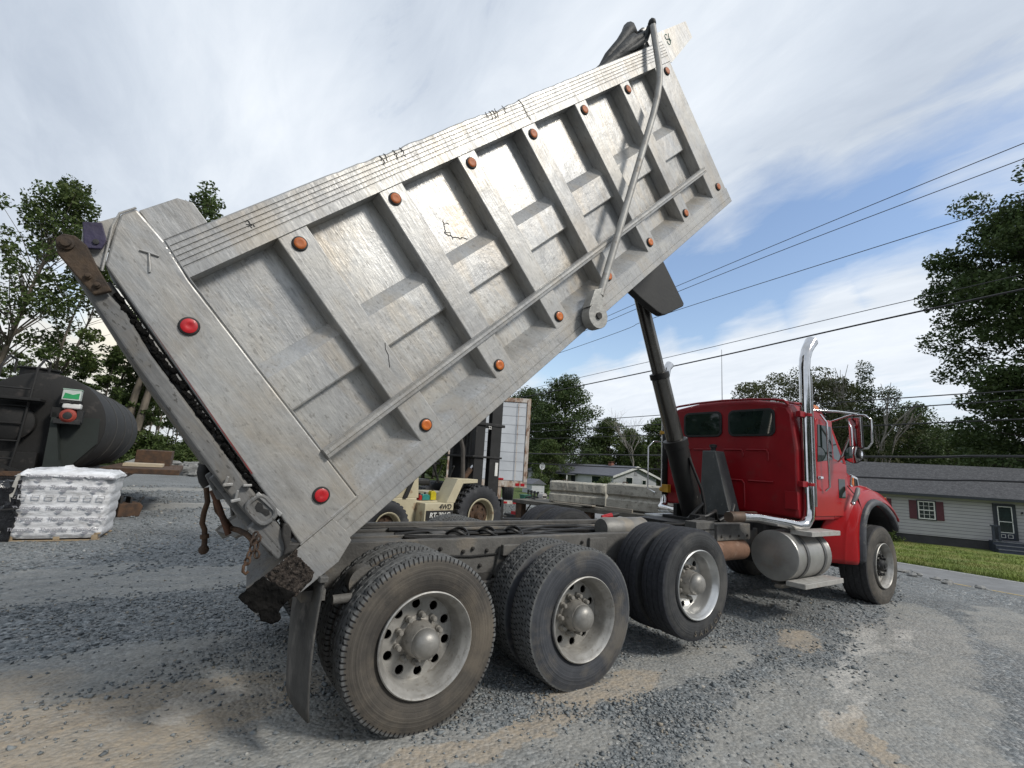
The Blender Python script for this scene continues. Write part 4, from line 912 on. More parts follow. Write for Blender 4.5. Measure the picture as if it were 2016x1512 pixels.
# front half of the cab: sloping windscreen posts
fc=MB(); fc.loft([[(5.98,-1.018,1.18),(5.98,1.018,1.18),(5.98,1.018,2.0),(5.98,-1.018,2.0)],[(6.42,-.99,1.18),(6.42,.99,1.18),(6.42,.97,1.96),(6.42,-.97,1.96)]]); fc.build('cab_cowl',RED,cab,bevel=.02)
rf=MB(); rf.loft([[(5.97,-.93,2.56),(5.97,.93,2.56),(5.97,.80,2.70),(5.97,-.80,2.70)],[(6.15,-.90,2.50),(6.15,.90,2.50),(6.15,.78,2.60),(6.15,-.78,2.60)]]); rf.build('roof_front',RED,cab,bevel=.02)
for s in (-1,1):
    p=MB(); p.bar((6.15,s*.90,2.52),(6.50,s*.95,1.93),.05,.06); p.bar((6.02,s*.97,2.52),(6.02,s*1.0,1.98),.05,.04); p.build('windscreen_pillar',RED,cab,bevel=.01)
    g=MB(); y=s*.97; g.add([(6.0,s*1.0,1.99),(6.46,s*.965,1.95),(6.16,s*.925,2.50),(6.0,s*.95,2.52)],[(0,1,2,3)]); g.build('side_window',GLS,cab)
g=MB(); g.add([(6.50,-.92,1.95),(6.50,.92,1.95),(6.17,.86,2.52),(6.17,-.86,2.52)],[(0,1,2,3)]); g.build('windscreen',GLS,cab)
# door with its window; seams
for s in (-1,1):
    d=MB(); a,b_=sorted((s*1.021,s*1.034)); d.prism([(5.42,1.22),(6.30,1.22),(6.36,1.40),(6.38,1.92),(6.0,1.99),(5.99,2.50),(5.50,2.50),(5.42,1.9)],a,b_); do=d.build('door',RED,cab,bevel=.008)
    w=MB(); a,b_=sorted((s*1.034,s*1.040)); w.prism([(5.52,1.92),(5.94,1.97),(5.94,2.42),(5.56,2.42)],a,b_); w.build('window',GLS,do,bevel=.004)
    w=MB(); a,b_=sorted((s*1.034,s*1.038)); w.prism([(6.10,1.46),(6.30,1.46),(6.30,1.72),(6.10,1.72)],a,b_); w.build('lower_window',GLS,do,bevel=.003)
    hh=MB(); hh.box(5.50,5.64,*sorted((s*1.036,s*1.052)),1.70,1.735); hh.build('handle',CHR,do,bevel=.006)
    h=MB(); h.tube([(5.44,s*1.05,1.95),(5.44,s*1.09,2.0),(5.44,s*1.09,2.45),(5.44,s*1.05,2.5)] if False else [(5.66,s*1.06,1.55),(5.66,s*1.11,1.60),(5.66,s*1.11,2.45),(5.62,s*1.05,2.56)],.014,8); h.build('grab_rail',CHR,cab,smooth=50)
# rear wall windows, raised panels
def rrect(y0,y1,z0,z1,r=.07,n=5,k=0):
    p=[]
    for (cy,cz,a0) in ((y1-r,z1-r,0),(y0+r,z1-r,90),(y0+r,z0+r,180),(y1-r,z0+r,270)):
        for i in range(n+1): a=R_(a0+90*i/n); p.append((cy+r*math.cos(a),cz+r*math.sin(a)))
    return p
for y0,y1 in ((.035,.655),(-.735,-.09)):
    fo=MB(); fo.prism(rrect(y0-.012,y1+.012,2.225,2.60,.085),5.030,5.055,'x'); f_=fo.build('rear_window',BLK,cab,bevel=.006)
    gl=MB(); gl.prism(rrect(y0+.022,y1-.022,2.255,2.570,.06),5.027,5.034,'x'); gl.build('glass',GLS,f_)
pn=MB()
for (y0,y1,z0,z1) in ((-.30,.0,1.5,2.02),(-.66,-.36,1.5,2.02),(.62,.88,1.9,2.02),(.62,.88,1.42,1.84),(.36,.58,1.5,2.02),(-.34,-.0,1.34,1.66) ):
    pass
for path in ([(.55,2.04),(.86,2.04),(.86,1.72)],[(.50,2.04),(.20,2.04)],[(.0,2.04),(-.27,2.04),(-.29,2.00),(-.29,1.95)],[(-.34,2.04),(-.62,2.04),(-.64,2.0),(-.64,1.90)],[(-.05,1.62),(-.27,1.62),(-.30,1.58),(-.30,1.26)],[(-.36,1.62),(-.70,1.62)],[(.90,1.62),(.62,1.62)]):
    MB().tube([(5.046,y,z) for y,z in path],.012,8).build('pressed_panel',REDD,cab,smooth=60)
lip=MB(); 
lipp=[(5.035,-.93,2.623),(5.025,-.88,2.683),(5.02,-.75,2.710),(5.02,-.4,2.738),(5.02,0,2.748),(5.02,.4,2.738),(5.02,.75,2.710),(5.025,.88,2.683),(5.035,.93,2.623)]
lip.tube(lipp,.016,8); lip.tube([(5.03,-.9,2.665),(5.5,-.90,2.69),(6.0,-.88,2.64),(6.15,-.86,2.58)],.018,8); lip.build('roof_gutter',REDD,cab,smooth=60)
hp=MB(); hp.box(5.02,5.05,-.99,-.90,1.38,1.44); hp.box(5.0,5.03,-1.02,-.86,1.30,1.52); hp.build('exhaust_bracket',REDD,cab,bevel=.005)
# roof lamps and antenna
for y in (-.80,-.4,0,.4,.8):
    b=MB(); b.loft([[(5.92,y-.05,2.66),(6.12,y-.05,2.62),(6.12,y+.05,2.62),(5.92,y+.05,2.66)],[(5.98,y-.03,2.75),(6.07,y-.04,2.73),(6.07,y+.04,2.73),(5.98,y+.03,2.75)]]); b.build('clearance_lamp',AMB,cab,bevel=.01)
b=MB(); b.box(5.5,5.62,-.45,-.28,2.72,2.79); b.tube([(5.7,-.55,2.74),(5.7,-.75,2.74),(6.1,-.78,2.72)],.02,8); b.build('roof_horn',CHRD,cab,bevel=.01)
b=MB(); b.tube([(5.3,.18,2.70),(5.3,.18,3.60)],[.006,.003],6); b.build('antenna',BLK,cab)
# hood
def hsec(x,hw,z0,zt,sh):
    p=[(x,-hw,z0),(x,-hw,zt-sh),(x,-hw+sh*.5,zt-sh*.35),(x,-hw+sh*1.3,zt-.01),(x,-hw*.3,zt+.02)]
    return p+[(q[0],-q[1],q[2]) for q in reversed(p)]
hd_=MB(); hd_.loft([hsec(6.40,.98,1.35,1.975,.12),hsec(6.7,.965,1.35,1.90,.16),hsec(7.15,.93,1.3,1.79,.2),hsec(7.6,.86,1.2,1.66,.2),hsec(8.0,.76,1.0,1.52,.2),hsec(8.35,.62,.8,1.36,.2)])
hood=hd_.build('hood',RED,truck,smooth=45,bevel=.01)
# side vent with amber lamp
vt_=MB(); vt_.prism([(6.60,1.64),(6.66,1.80),(6.86,1.76),(6.90,1.58),(6.68,1.58)],-.985,-.955); v_=vt_.build('side_vent',CHR,hood,bevel=.01)
for q in ([(6.64,1.65),(6.67,1.76),(6.71,1.75),(6.71,1.63)],): MB().prism(q,-.992,-.984).build('turn_signal',AMB,v_,bevel=.006)
for q in ([(6.73,1.62),(6.73,1.75),(6.77,1.745),(6.78,1.61)],[(6.80,1.61),(6.79,1.74),(6.83,1.73),(6.86,1.60)]): MB().prism(q,-.990,-.984).build('vent_slot',BLK,v_)
# fenders
def fender(s):
    b=MB(); secs=[]
    # rows follow the wheel arch from the rear foot over the top to the front; columns go inboard -> outboard
    A=[(-38,.72,0.0),(-20,.71,.02),(0,.70,.03),(20,.70,.02),(40,.70,.0),(60,.705,0),(80,.715,0),(100,.72,0),(120,.725,0),(140,.73,0),(158,.74,0)]
    cx,cz=7.20,.60
    out=[]
    for a,r,_ in A:
        th=R_(180-a); x=cx+math.cos(th)*r; z=cz+math.sin(th)*r*1.12
        out.append((x,z))
    # rear skirt goes down straight
    rows=[[(5.92,-.72,.60),(6.05,-.86,.595),(6.22,-1.0,.59),(6.34,-1.09,.585),(6.42,-1.13,.58)],
          [(5.92,-.78,.85),(6.03,-.90,.85),(6.20,-1.02,.85),(6.33,-1.10,.85),(6.42,-1.145,.85)],
          [(5.98,-.88,1.15),(6.08,-.95,1.15),(6.24,-1.04,1.15),(6.36,-1.12,1.14),(6.46,-1.16,1.12)],
          [(6.14,-.97,1.42),(6.22,-1.0,1.41),(6.36,-1.07,1.37),(6.48,-1.13,1.31),(6.58,-1.165,1.26)],
          [(6.42,-.97,1.60),(6.48,-1.0,1.58),(6.60,-1.06,1.52),(6.70,-1.13,1.43),(6.76,-1.165,1.37)],
          [(6.80,-.95,1.66),(6.84,-1.0,1.645),(6.92,-1.06,1.59),(6.98,-1.13,1.49),(7.0,-1.165,1.43)],
          [(7.20,-.93,1.64),(7.22,-.98,1.63),(7.26,-1.05,1.57),(7.28,-1.12,1.48),(7.30,-1.165,1.43)],
          [(7.55,-.88,1.55),(7.57,-.95,1.54),(7.60,-1.03,1.48),(7.62,-1.11,1.40),(7.62,-1.16,1.35)],
          [(7.85,-.8,1.42),(7.88,-.9,1.40),(7.90,-1.0,1.33),(7.90,-1.08,1.24),(7.88,-1.14,1.18)],
          [(8.05,-.68,1.34),(8.05,-.8,1.31),(8.02,-.94,1.24),(7.98,-1.04,1.16),(7.92,-1.12,1.11)]]
    V=[];Fc=[]
    rows=[[r[0],r[1],(r[2][0]-.012,r[2][1]+.012,r[2][2]),(r[2][0]+.006,r[2][1]-.016,r[2][2]),(r[2][0]+.022,r[2][1]-.016,r[2][2]),r[3],r[4]] for r in rows]
    for r in rows: V+=[(x,max(y,-1.115)*s,z) for x,y,z in r]
    m=len(rows[0])
    for i in range(len(rows)-1):
        for k in range(m-1): Fc.append((i*m+k,i*m+k+1,(i+1)*m+k+1,(i+1)*m+k))
    b.v=V;b.f=Fc; o=b.build('fender',RED,truck,smooth=75); sb=o.modifiers.new('s','SUBSURF'); sb.levels=2; sb.render_levels=2; so=o.modifiers.new('t','SOLIDIFY'); so.thickness=.02; so.offset=0
    # rubber flare round the opening
    f=MB(); V=[];Fc=[]
    edge=[(6.46,.575),(6.46,.85),(6.49,1.12),(6.60,1.29),(6.78,1.41),(7.02,1.445),(7.27,1.385),(7.50,1.27),(7.66,1.13),(7.73,1.0)]
    for (x,z) in edge:
        dx,dz=x-7.2,z-.55; l=math.hypot(dx,dz); ux,uz=dx/l,dz/l; wd=-1 if z<1.0 and x<7 else 0
        for (o1,y) in ((.045-wd*.05,-1.03-wd*.02),(.045,-1.10),(.035,-1.165),(.0,-1.185),(-.05,-1.185),(-.06,-1.14),(-.03,-1.08)): V.append((x+ux*o1,y*s,z+uz*o1))
    m=7
    for i in range(len(edge)-1):
        for k in range(m): Fc.append((i*m+k,i*m+(k+1)%m,(i+1)*m+(k+1)%m,(i+1)*m+k))
    Fc+=[tuple(range(m)),tuple(range((len(edge)-1)*m,len(edge)*m))]
    f.v=V;f.f=Fc; fo=f.build('wheel_arch_flare',mat('scuffed_flare_plastic',(.075,.08,.09),(.03,.032,.037),5,.55,0,.2,20,c3=(.2,.19,.17),s3=7,t3=.6,f3=.6,stretch=(1,1,1)),o,smooth=50)
    sbm=fo.modifiers.new('s','SUBSURF'); sbm.levels=1; sbm.render_levels=1
    return o
fd=fender(1); fender(-1)
MB().tube([(6.40,-.99,1.88),(6.42,-.992,1.66),(6.47,-1.03,1.585),(6.52,-1.10,1.47),(6.57,-1.12,1.31)],.007,6).build('hood_seam',BLK,truck)
LN=MB(); LE=[(6.50,.60),(6.52,.86),(6.56,1.10),(6.66,1.26),(6.82,1.36),(7.04,1.395),(7.27,1.33),(7.48,1.22),(7.62,1.08),(7.69,.98)]
LN.add([(x,y,z) for y in (-.70,-1.10) for x,z in LE],[(i,i+1,len(LE)+i+1,len(LE)+i) for i in range(len(LE)-1)]); LN.build('arch_liner',BLK,truck,smooth=60)
# inner splash panel, clamp on the fender
b=MB(); b.box(5.9,8.0,-.72,-.70,.75,1.35); b.box(5.9,8.0,.70,.72,.75,1.35); b.box(8.0,8.25,-.60,.60,.50,.85); b.build('inner_fender',BLK,truck)
b=MB(); b.tube([(6.30,-1.115,1.40),(6.34,-1.135,1.47),(6.40,-1.14,1.54),(6.48,-1.12,1.60)],[.024,.030,.034,.028],12); b.build('air_intake_snorkel',mat('grey_plastic',(.16,.16,.16),(.10,.10,.10),5,.5),truck,smooth=50)
b=MB(); b.ball((6.30,-1.12,1.40),.032,12,8,(1,1,.8)); b.build('snorkel_clip',CHR,truck,smooth=50)
# small yellow flame stripes on the hood
b=MB()
for pts in ([(7.35,-.905,1.63),(7.30,-.92,1.58),(7.36,-.915,1.54)],[(7.62,-.84,1.5),(7.58,-.86,1.45),(7.64,-.855,1.42)],[(7.45,-1.085,1.46),(7.55,-1.075,1.46),(7.62,-1.06,1.45),(7.6,-1.06,1.49)]): b.tube(pts,[.008]*len(pts),6)
b.build('flame_stripe',mat('flame_orange',(.75,.30,.05),(.6,.2,.04),9,.4),truck)
# mirrors
b=MB(); b.bar((6.07,-1.30,2.56),(5.94,-1.30,2.13),.03,.17,up=(0,1,0)) if False else b.box(6.04,6.08,-1.38,-1.21,2.13,2.56); mo=b.build('wing_mirror',BLK,truck,bevel=.018)
b=MB(); b.box(6.032,6.04,-1.368,-1.222,2.145,2.545); b.build('mirror_glass',mat('mirror_glass',(.9,.9,.9),(.85,.85,.85),2,.03,1),mo,bevel=.002)
b=MB(); b.tube([(6.10,-1.25,2.60),(6.10,-1.40,2.58),(6.11,-1.46,2.52),(6.11,-1.46,2.22),(6.10,-1.41,2.14),(6.08,-1.3,2.13)],.012,8); b.tube([(5.45,-1.02,2.60),(5.8,-1.18,2.61),(6.08,-1.30,2.60)],.015,8); b.tube([(6.10,-.95,2.50),(6.08,-1.2,2.58),(6.08,-1.30,2.60)],.012,8); b.tube([(6.20,-1.03,1.98),(6.10,-1.30,2.56)],.014,8); b.tube([(6.15,-1.03,1.96),(6.05,-1.22,2.10)],.012,8); b.build('mirror_arm',CHR,mo,smooth=50)
b=MB(); b.lathe([(.0001,.03),(.08,.02),(.115,.0),(.118,-.01),(.113,-.014),(.0001,-.020)],c=(0,0,0),ax='x',n=28); cm_=b.build('round_mirror',BLK,truck,smooth=45); cm_.location=(6.03,-1.27,2.05)
b=MB(); b.lathe([(.108,-.0145),(.06,-.024),(.0001,-.028)],c=(0,0,0),ax='x',n=28); b.build('mirror_glass',MATS['mirror_glass'],cm_,smooth=50)
# exhaust stacks
def stack(s,mx):
    p=MB(); y=s*1.06
    if s<0:
        pts=[(3.95,-.75,1.20),(4.4,-.82,1.19),(4.75,-.95,1.145),(4.95,-1.02,1.11),(5.07,-1.05,1.12),(5.16,-1.06,1.20),(5.19,-1.06,1.32),(5.19,-1.06,1.6),(5.20,-1.06,2.6),(5.215,-1.06,3.12),(5.24,-1.06,3.26),(5.30,-1.06,3.38),(5.37,-1.06,3.46),(5.44,-1.06,3.53)]
        rr=[.058,.058,.062,.066,.070,.070,.068,.066,.066,.066,.066,.068,.073,.08]
    else:
        pts=[(4.6,.45,1.13),(4.8,.85,1.12),(4.95,1.02,1.11),(5.05,1.05,1.18),(5.07,1.05,1.32),(5.07,1.05,2.6),(5.07,1.05,3.25),(5.10,1.05,3.38),(5.17,1.05,3.46)]; rr=[.05,.055,.06,.062,.062,.062,.062,.065,.07]
    p.tube(pts,rr,20); o=p.build('exhaust_stack',CHR,truck,smooth=50)
    g=MB(); x=5.19 if s<0 else 5.07
    V=[];n=9
    for k in range(n):
        a=R_(-90-s*-1*0+(-80+160*k/(n-1))) ; V.append((x+.078*math.cos(a),s*1.06+.078*math.sin(a)*(1 if s<0 else 1),1.45)); 
    g.add([(v[0],v[1],1.32) for v in V]+[(v[0],v[1],3.02) for v in V],[(k,k+1,n+k+1,n+k) for k in range(n-1)])
    if s<0:
        pp=MB(); pp.tube([(5.262,-1.085,1.35),(5.262,-1.085,3.02)],.042,12); pp.build('heat_shield',CHRD,o,smooth=50)
    else:
        h=g.build('heat_shield',BLK,o,smooth=50); md=h.modifiers.new('s','SOLIDIFY'); md.thickness=.006
    c=MB()
    for z in ((1.62,2.50) if s<0 else (1.40,2.30)): c=MB(); c.lathe([(.074,z-.02),(.080,z-.02),(.080,z+.02),(.074,z+.02)],c=(x,s*1.06,0),ax='z',n=24,close=True); c.box(5.0,x,s*1.06-.03,s*1.06+.03,z-.035,z+.035); c.build('exhaust_clamp',REDD if s<0 else YEL,o,bevel=.003)
    if s>0: MB().box(4.93,5.0,.88,1.0,1.36,1.48).build('exhaust_bracket',YEL,o,bevel=.004)
    if s<0:
        MB().tube([(5.44,-1.06,3.53),(5.441,-1.06,3.531)],[.072,.05],20).build('stack_mouth',BLK,o)
stack(-1,0); stack(1,0)
b=MB(); b.lathe([(.061,3.9),(.061,4.45)],c=(0,-.78,1.195),ax='x',n=20); b.build('exhaust_elbow',mat('heat_brown_pipe',(.16,.11,.08),(.09,.07,.055),5,.5,.5,.1),truck,smooth=40)
b=MB()
b.tube([(4.72,.95,1.35),(4.72,1.1,1.4),(4.75,1.12,2.05),(4.85,1.1,2.15),(5.0,1.08,2.15)],.011,8); b.build('grab_rail',CHR,truck,smooth=50)
# fuel tank with straps and steps
b=MB(); b.lathe([(.0001,4.700),(.27,4.700),(.290,4.706),(.296,4.72),(.290,4.732),(.290,5.50),(.296,5.512),(.288,5.526),(.0001,5.535)],c=(0,-.865,.750),ax='x',n=56); ft=b.build('fuel_tank',TANKM,truck,smooth=35)
for x in (4.93,5.36): MB().lathe([(.292,x-.028),(.300,x-.028),(.300,x+.028),(.292,x+.028)],c=(0,-.865,.75),ax='x',n=48,close=True).build('tank_strap',mat('strap_grey',(.14,.14,.14),(.08,.08,.08),8,.5,.3),ft,smooth=35)
b=MB(); b.lathe([(.045,0),(.045,.03),(.0001,.035)],c=(0,0,0),ax='z',n=18); fcap=b.build('filler_cap',CHRD,ft,smooth=40); fcap.location=(5.15,-.92,1.035)
def step(x0,x1,y0,y1,z):
    b=MB(); n=5
    for k in range(n): yy=y0+(y1-y0)*k/n; b.box(x0,x1,yy,yy+(y1-y0)/n-.006,z,z+.02)
    b.box(x0,x1,y0-.006,y0-.001,z-.035,z+.018); b.box(x0-.006,x0-.001,y0,y1,z-.035,z+.018); b.box(x1+.001,x1+.006,y0,y1,z-.035,z+.018)
    return b.build('step',STEPM,truck,bevel=.003)
step(4.88,5.62,-1.22,-.98,1.045); step(4.66,5.62,-1.23,-1.02,.475)
b=MB(); b.bar((4.95,-1.1,.44),(4.95,-.7,.41),.04,.05); b.bar((5.4,-1.1,.44),(5.4,-.7,.41),.04,.05); b.bar((4.7,-.9,.40),(5.7,-.9,.40),.08,.04); b.build('step_bracket',FRM,truck,bevel=.004)
b=MB(); b.box(4.7,5.9,.55,1.15,.50,1.02); b.build('tool_box',TANKM,truck,bevel=.02)
b=MB(); b.box(5.1,6.9,-.55,.55,.55,1.15); b.tube([(7.2,-.9,.45),(7.2,.9,.45)],.06,12); b.build('engine_block',DARK,truck,bevel=.03)
# lettering moulded into the lift axle tyre
# ================================================================== OTHER THINGS IN THE YARD
def at(px,py,dep): return CAMP+(F+RT*((px-1008)/952.085)-UP*((py-756)/952.085))*dep
CRM=mat('cream_paint',(.52,.47,.33),(.42,.375,.26),3,.55,0,.1,30,c3=(.20,.10,.05),s3=5,t3=.64,f3=.6)
# ---- forklift, local x forward along its near side, y away from the viewer
fk=thing('forklift','cream rough terrain forklift with black mast parked behind the dump truck chassis','forklift',(1.609,3.926,0),R_(11.72))
b=MB(); b.prism([(-.75,.60),(-.75,.80),(-.55,.93),(.10,.93),(.74,.93),(.76,.88),(1.40,.88),(1.45,1.0),(1.9,1.0),(1.95,.62),(1.35,.50),(.6,.40),(-.3,.5)],.30,1.40); fb=b.build('body',CRM,fk,bevel=.015)
b=MB(); b.box(.745,1.40,.02,.30,.40,.86); bd=b.build('side_panel',CRM,fb,bevel=.01)
b=MB(); b.box(.775,1.385,.008,.02,.56,.73); b.build('decal_band',BLK,fb)
wt=mat('white_decal',(.75,.75,.72),None,5,.5)
text('lettering','RT-706G',.125,wt,fb,(1.08,.005,.645),(PI/2,0,0),.002,True,.15)
text('lettering','4WD',.125,BLK,fb,(1.20,.016,.790),(PI/2,0,0),.002,True,.15)
b=MB(); b.prism([(.35,.93),(.60,1.50),(.74,1.52),(.80,.93)],.32,.40); b.prism([(.18,.93),(.50,1.50),(.60,1.50),(.35,.93)],.30,.34); b.prism([(.0,.93),(.38,.93),(.55,1.42),(.30,1.42)],.9,1.35); b.build('seat_support',CRM,fb,bevel=.008)
b=MB(); b.prism([(.44,.93),(.70,1.55),(.76,1.55),(.52,.93)],.27,.30); b.build('black_strut',BLK,fb)
b=MB(); b.prism([(1.22,.86),(1.45,1.30),(1.97,1.30),(1.97,1.24),(1.60,1.22),(1.42,.86)],.02,.40); b.box(1.45,1.97,.02,.45,1.285,1.31); b.build('front_fender',CRM,fb,bevel=.008)
b=MB(); b.box(.70,1.15,.45,.95,1.15,1.27); b.prism([(.70,1.2),(.58,1.75),(.68,1.78),(.82,1.2)],.45,.95); b.build('seat',BLK,fk,bevel=.04,seg=3)
b=MB(); b.tube([(1.22+.17*math.cos(a),.60+.17*math.sin(a),1.66-.09*math.cos(a)) for a in [2*PI*k/20 for k in range(20)]],.014,7,closed=True); b.tube([(1.22,.6,1.66),(1.45,.6,1.20)],.022,8); b.bar((1.05,.6,1.75),(1.39,.6,1.57),.02,.02); b.tube([(1.3,.5,1.2),(1.38,.45,1.55)],.01,6); b.tube([(1.55,.4,1.3),(1.6,.35,1.52)],.01,6); b.ball((1.6,.35,1.53),.022,8,6); b.build('steering_wheel',BLK,fk,smooth=50)
b=MB()
b.tube([(.35,.35,1.4),(.45,.35,2.0),(.55,.35,2.16),(1.55,.35,2.22),(1.70,.35,2.15),(1.80,.35,1.9),(1.86,.35,1.31)],.04,10); b.tube([(.35,1.3,1.4),(.45,1.3,2.0),(.55,1.3,2.16),(1.55,1.3,2.22),(1.70,1.3,2.15),(1.80,1.3,1.9),(1.86,1.3,1.31)],.04,10); b.tube([(1.6,.35,2.21),(1.6,1.3,2.21)],.03,8); b.tube([(.55,.35,2.17),(.55,1.3,2.17)],.03,8)
b.build('overhead_guard',mat('grey_brown_cage',(.10,.09,.08),(.05,.045,.04),5,.7),fk,smooth=50)
mb_=MB(); 
mb_.box(2.08,2.34,.30,.42,.42,3.0); mb_.box(2.50,2.80,.28,.40,.40,3.20); mb_.box(2.08,2.34,1.0,1.12,.42,3.0); mb_.box(2.50,2.80,1.02,1.14,.40,3.20)
ms=mb_.build('mast',BLK,fk,bevel=.01)
for bb in ((2.0,2.88,.26,1.16,2.42,2.48),(2.0,2.84,.26,1.16,1.74,1.78),(2.1,2.8,.26,1.16,3.1,3.16),(2.05,2.85,.28,1.14,.55,.72)): MB().box(*bb).build('mast_crossbar',BLK,ms,bevel=.008)
b=MB(); b.tube([(2.2,.55,.5),(2.2,.55,2.9)],.045,12); b.tube([(2.25,.85,.5),(2.25,.85,2.9)],.045,12); b.build('lift_cylinder',DARK,ms,smooth=40)
text('lettering','22',.09,wt,ms,(2.42,.252,2.38),(PI/2,0,0),.002,True)
b=MB(); b.box(2.66,2.74,.268,.276,1.38,1.66); b.build('white_label',wt,ms)
b=MB(); b.tube([(1.75,.38,1.12),(2.05,.36,1.50)],.055,12); b.build('tilt_cylinder',RUST,fk,smooth=40)
b=MB(); b.tube([(2.05,.36,1.50),(2.14,.35,1.62)],.03,10); b.build('tilt_rod',CHR,fk,smooth=40)
b=MB(); b.box(2.84,2.92,.2,1.2,.45,.9); b.bar((2.92,.35,.48),(3.8,.35,.44),.12,.045); b.bar((2.92,1.0,.48),(3.8,1.0,.44),.12,.045); b.build('fork_carriage',BLK,fk,bevel=.005)
for q,(x,z,r,kind) in enumerate(((0.0,.47,.45,'lug'),(2.10,.60,.60,'lug'))):
    for s in (0,1):
        w_=MB().lathe([(.0001,.03),(.06,.03),(.08,.06),(.10,.10),(r*.44,.12)],n=24).build('wheel',RUST,fk,smooth=40); w_.location=(x,0 if s==0 else 1.7,z)
        if s: w_.rotation_euler=(0,0,PI)
        t=tyre_mb(r,.36,kind,r*.53).build('tyre',RUBN,w_,smooth=30); t.location=(0,.18,0)
        b=MB(); b.lathe([(r*.50,.12),(r*.52,.0),(r*.56,-.012),(r*.575,-.005),(r*.545,.02),(r*.50,.13),(r*.42,.14),(.10,.11)],n=40); b.build('rim',CRM,w_,smooth=35)
        n=MB()
        for k in range(8): a=2*PI*k/8; n.lathe([(.02,.12),(.02,.085),(.0001,.083)],c=(r*.30*math.cos(a),0,r*.30*math.sin(a)),n=8)
        n.build('wheel_nuts',RUST,w_)
bt=thing('plastic_bottle','small blue plastic bottle standing on the deck of the cream forklift','bottle'); bt.location=fk.matrix_basis@Vector((.10,.36,.93))
MB().lathe([(.0001,0),(.035,.0),(.036,.11),(.02,.14),(.0001,.14)],ax='z',n=16).build('bottle_body',mat('teal_plastic',(.04,.30,.36),(.03,.25,.3),5,.3),bt,smooth=40); MB().lathe([(.018,.138),(.018,.17),(.0001,.17)],ax='z',n=12).build('cap',wt,bt)
def jug(nm,lab,cat,x,c,w_=.13,h=.17):
    t=thing(nm,lab,cat); t.location=fk.matrix_basis@Vector((x,.34,.89)); t.rotation_euler=(0,0,R_(11.7))
    b=MB(); b.prism([(-w_/2,0),(w_/2,0),(w_/2,h*.75),(w_*.2,h),(-w_*.35,h),(-w_/2,h*.8)],-.05,.05); b.build('container',mat(nm+'_plastic',c,None,5,.35),t,bevel=.012)
    MB().lathe([(.02,h),(.02,h+.03),(.0001,h+.03)],c=(0,0,0),ax='z',n=12).build('cap',BLK,t)
jug('oil_jug','yellow oil jug on the forklift deck behind its front fender','jug',1.12,(.55,.46,.02))
jug('tool_case','teal plastic case on the forklift deck left of the yellow jug','case',.95,(.03,.22,.20),.17,.11)
jug('grease_can','red metal can on the forklift deck between seat post and teal case','can',.83,(.40,.02,.015),.06,.10)

# ---- white van trailer seen from its rear
tra=Vector((-.78,.625,0)).normalized()   # along the rear face, to the left
tr=thing('box_trailer','old white box trailer with rusty edges standing behind the forklift','trailer',(8.06,8.95,0),R_(53.84+4-90))
# local x to the right along the rear face (0 = right edge), y away from the viewer
WT=mat('dirty_white_panel',(.62,.64,.66),(.50,.52,.54),1.5,.5,0,.05,c3=(.30,.22,.14),s3=4,t3=.70,f3=.4)
WR=mat('rust_streaked_white',(.60,.57,.52),(.34,.21,.12),5,.7,0,.2,c3=(.16,.07,.03),s3=7,t3=.56,f3=.8,stretch=(1,1,.4))
b=MB(); b.box(-2.58,0,.04,9.5,1.12,3.80); bx_=b.build('box_body',WT,tr)
b=MB(); b.box(-.10,.02,-.02,.10,1.0,3.86); b.box(-2.62,-2.50,-.02,.10,1.0,3.86); b.box(-2.5,-.10,-.02,.10,3.72,3.86); b.box(-2.62,.02,-.02,.12,.92,1.12); b.build('door_frame',WR,tr,bevel=.008)
for k,(x0,x1) in enumerate(((-1.285,-.12),(-2.48,-1.315))):
    b=MB(); b.box(x0,x1,.0,.038,1.14,3.70); d=b.build('rear_door',WT,tr,bevel=.004)
    b=MB()
    for q in range(8): b.box(x0+.01,x1-.01,-.006,-.001,1.45+.30*q,1.456+.30*q)
    b.build('door_seam',mat('seam_grey',(.20,.20,.21),None,5,.7),d)
    b=MB(); b.tube([(x0+.90 if k==0 else x0+.3,-.03,1.1),(x0+.90 if k==0 else x0+.3,-.03,3.7)],.010,7); b.build('lock_rod',WR,d)
b=MB(); b.box(-.35,-.22,-.03,-.02,.97,1.06); b.box(-.18,-.05,-.03,-.02,.97,1.06); b.box(-1.05,-.75,-.03,-.02,1.14,1.20); b.build('tail_lamp',REDL,tr,bevel=.01)
b=MB(); b.box(-.95,-.80,.0,.1,.45,.92); b.box(-1.85,-1.70,.0,.1,.45,.92); b.box(-2.3,-.15,-.02,.1,.38,.48); b.build('underride_bar',WR,tr,bevel=.01)
b=MB(); 
for k in range(6): b.box(-2.2+.36*k,-2.02+.36*k,-.026,-.021,.40,.46)
b.build('reflector_stripe',REDL,tr)
for x in (-.35,-2.25):
    for y in (7.2,8.4):
        t=tyre_mb(.5,.5,'rib').build('tyre',RUBN,tr,smooth=40); t.location=(x,y,.5); t.rotation_euler=(0,0,PI/2)
b=MB(); b.box(-1.9,-1.7,.1,9.3,.85,1.11); b.box(-.9,-.7,.1,9.3,.85,1.11); b.build('trailer_frame',BLK,tr)

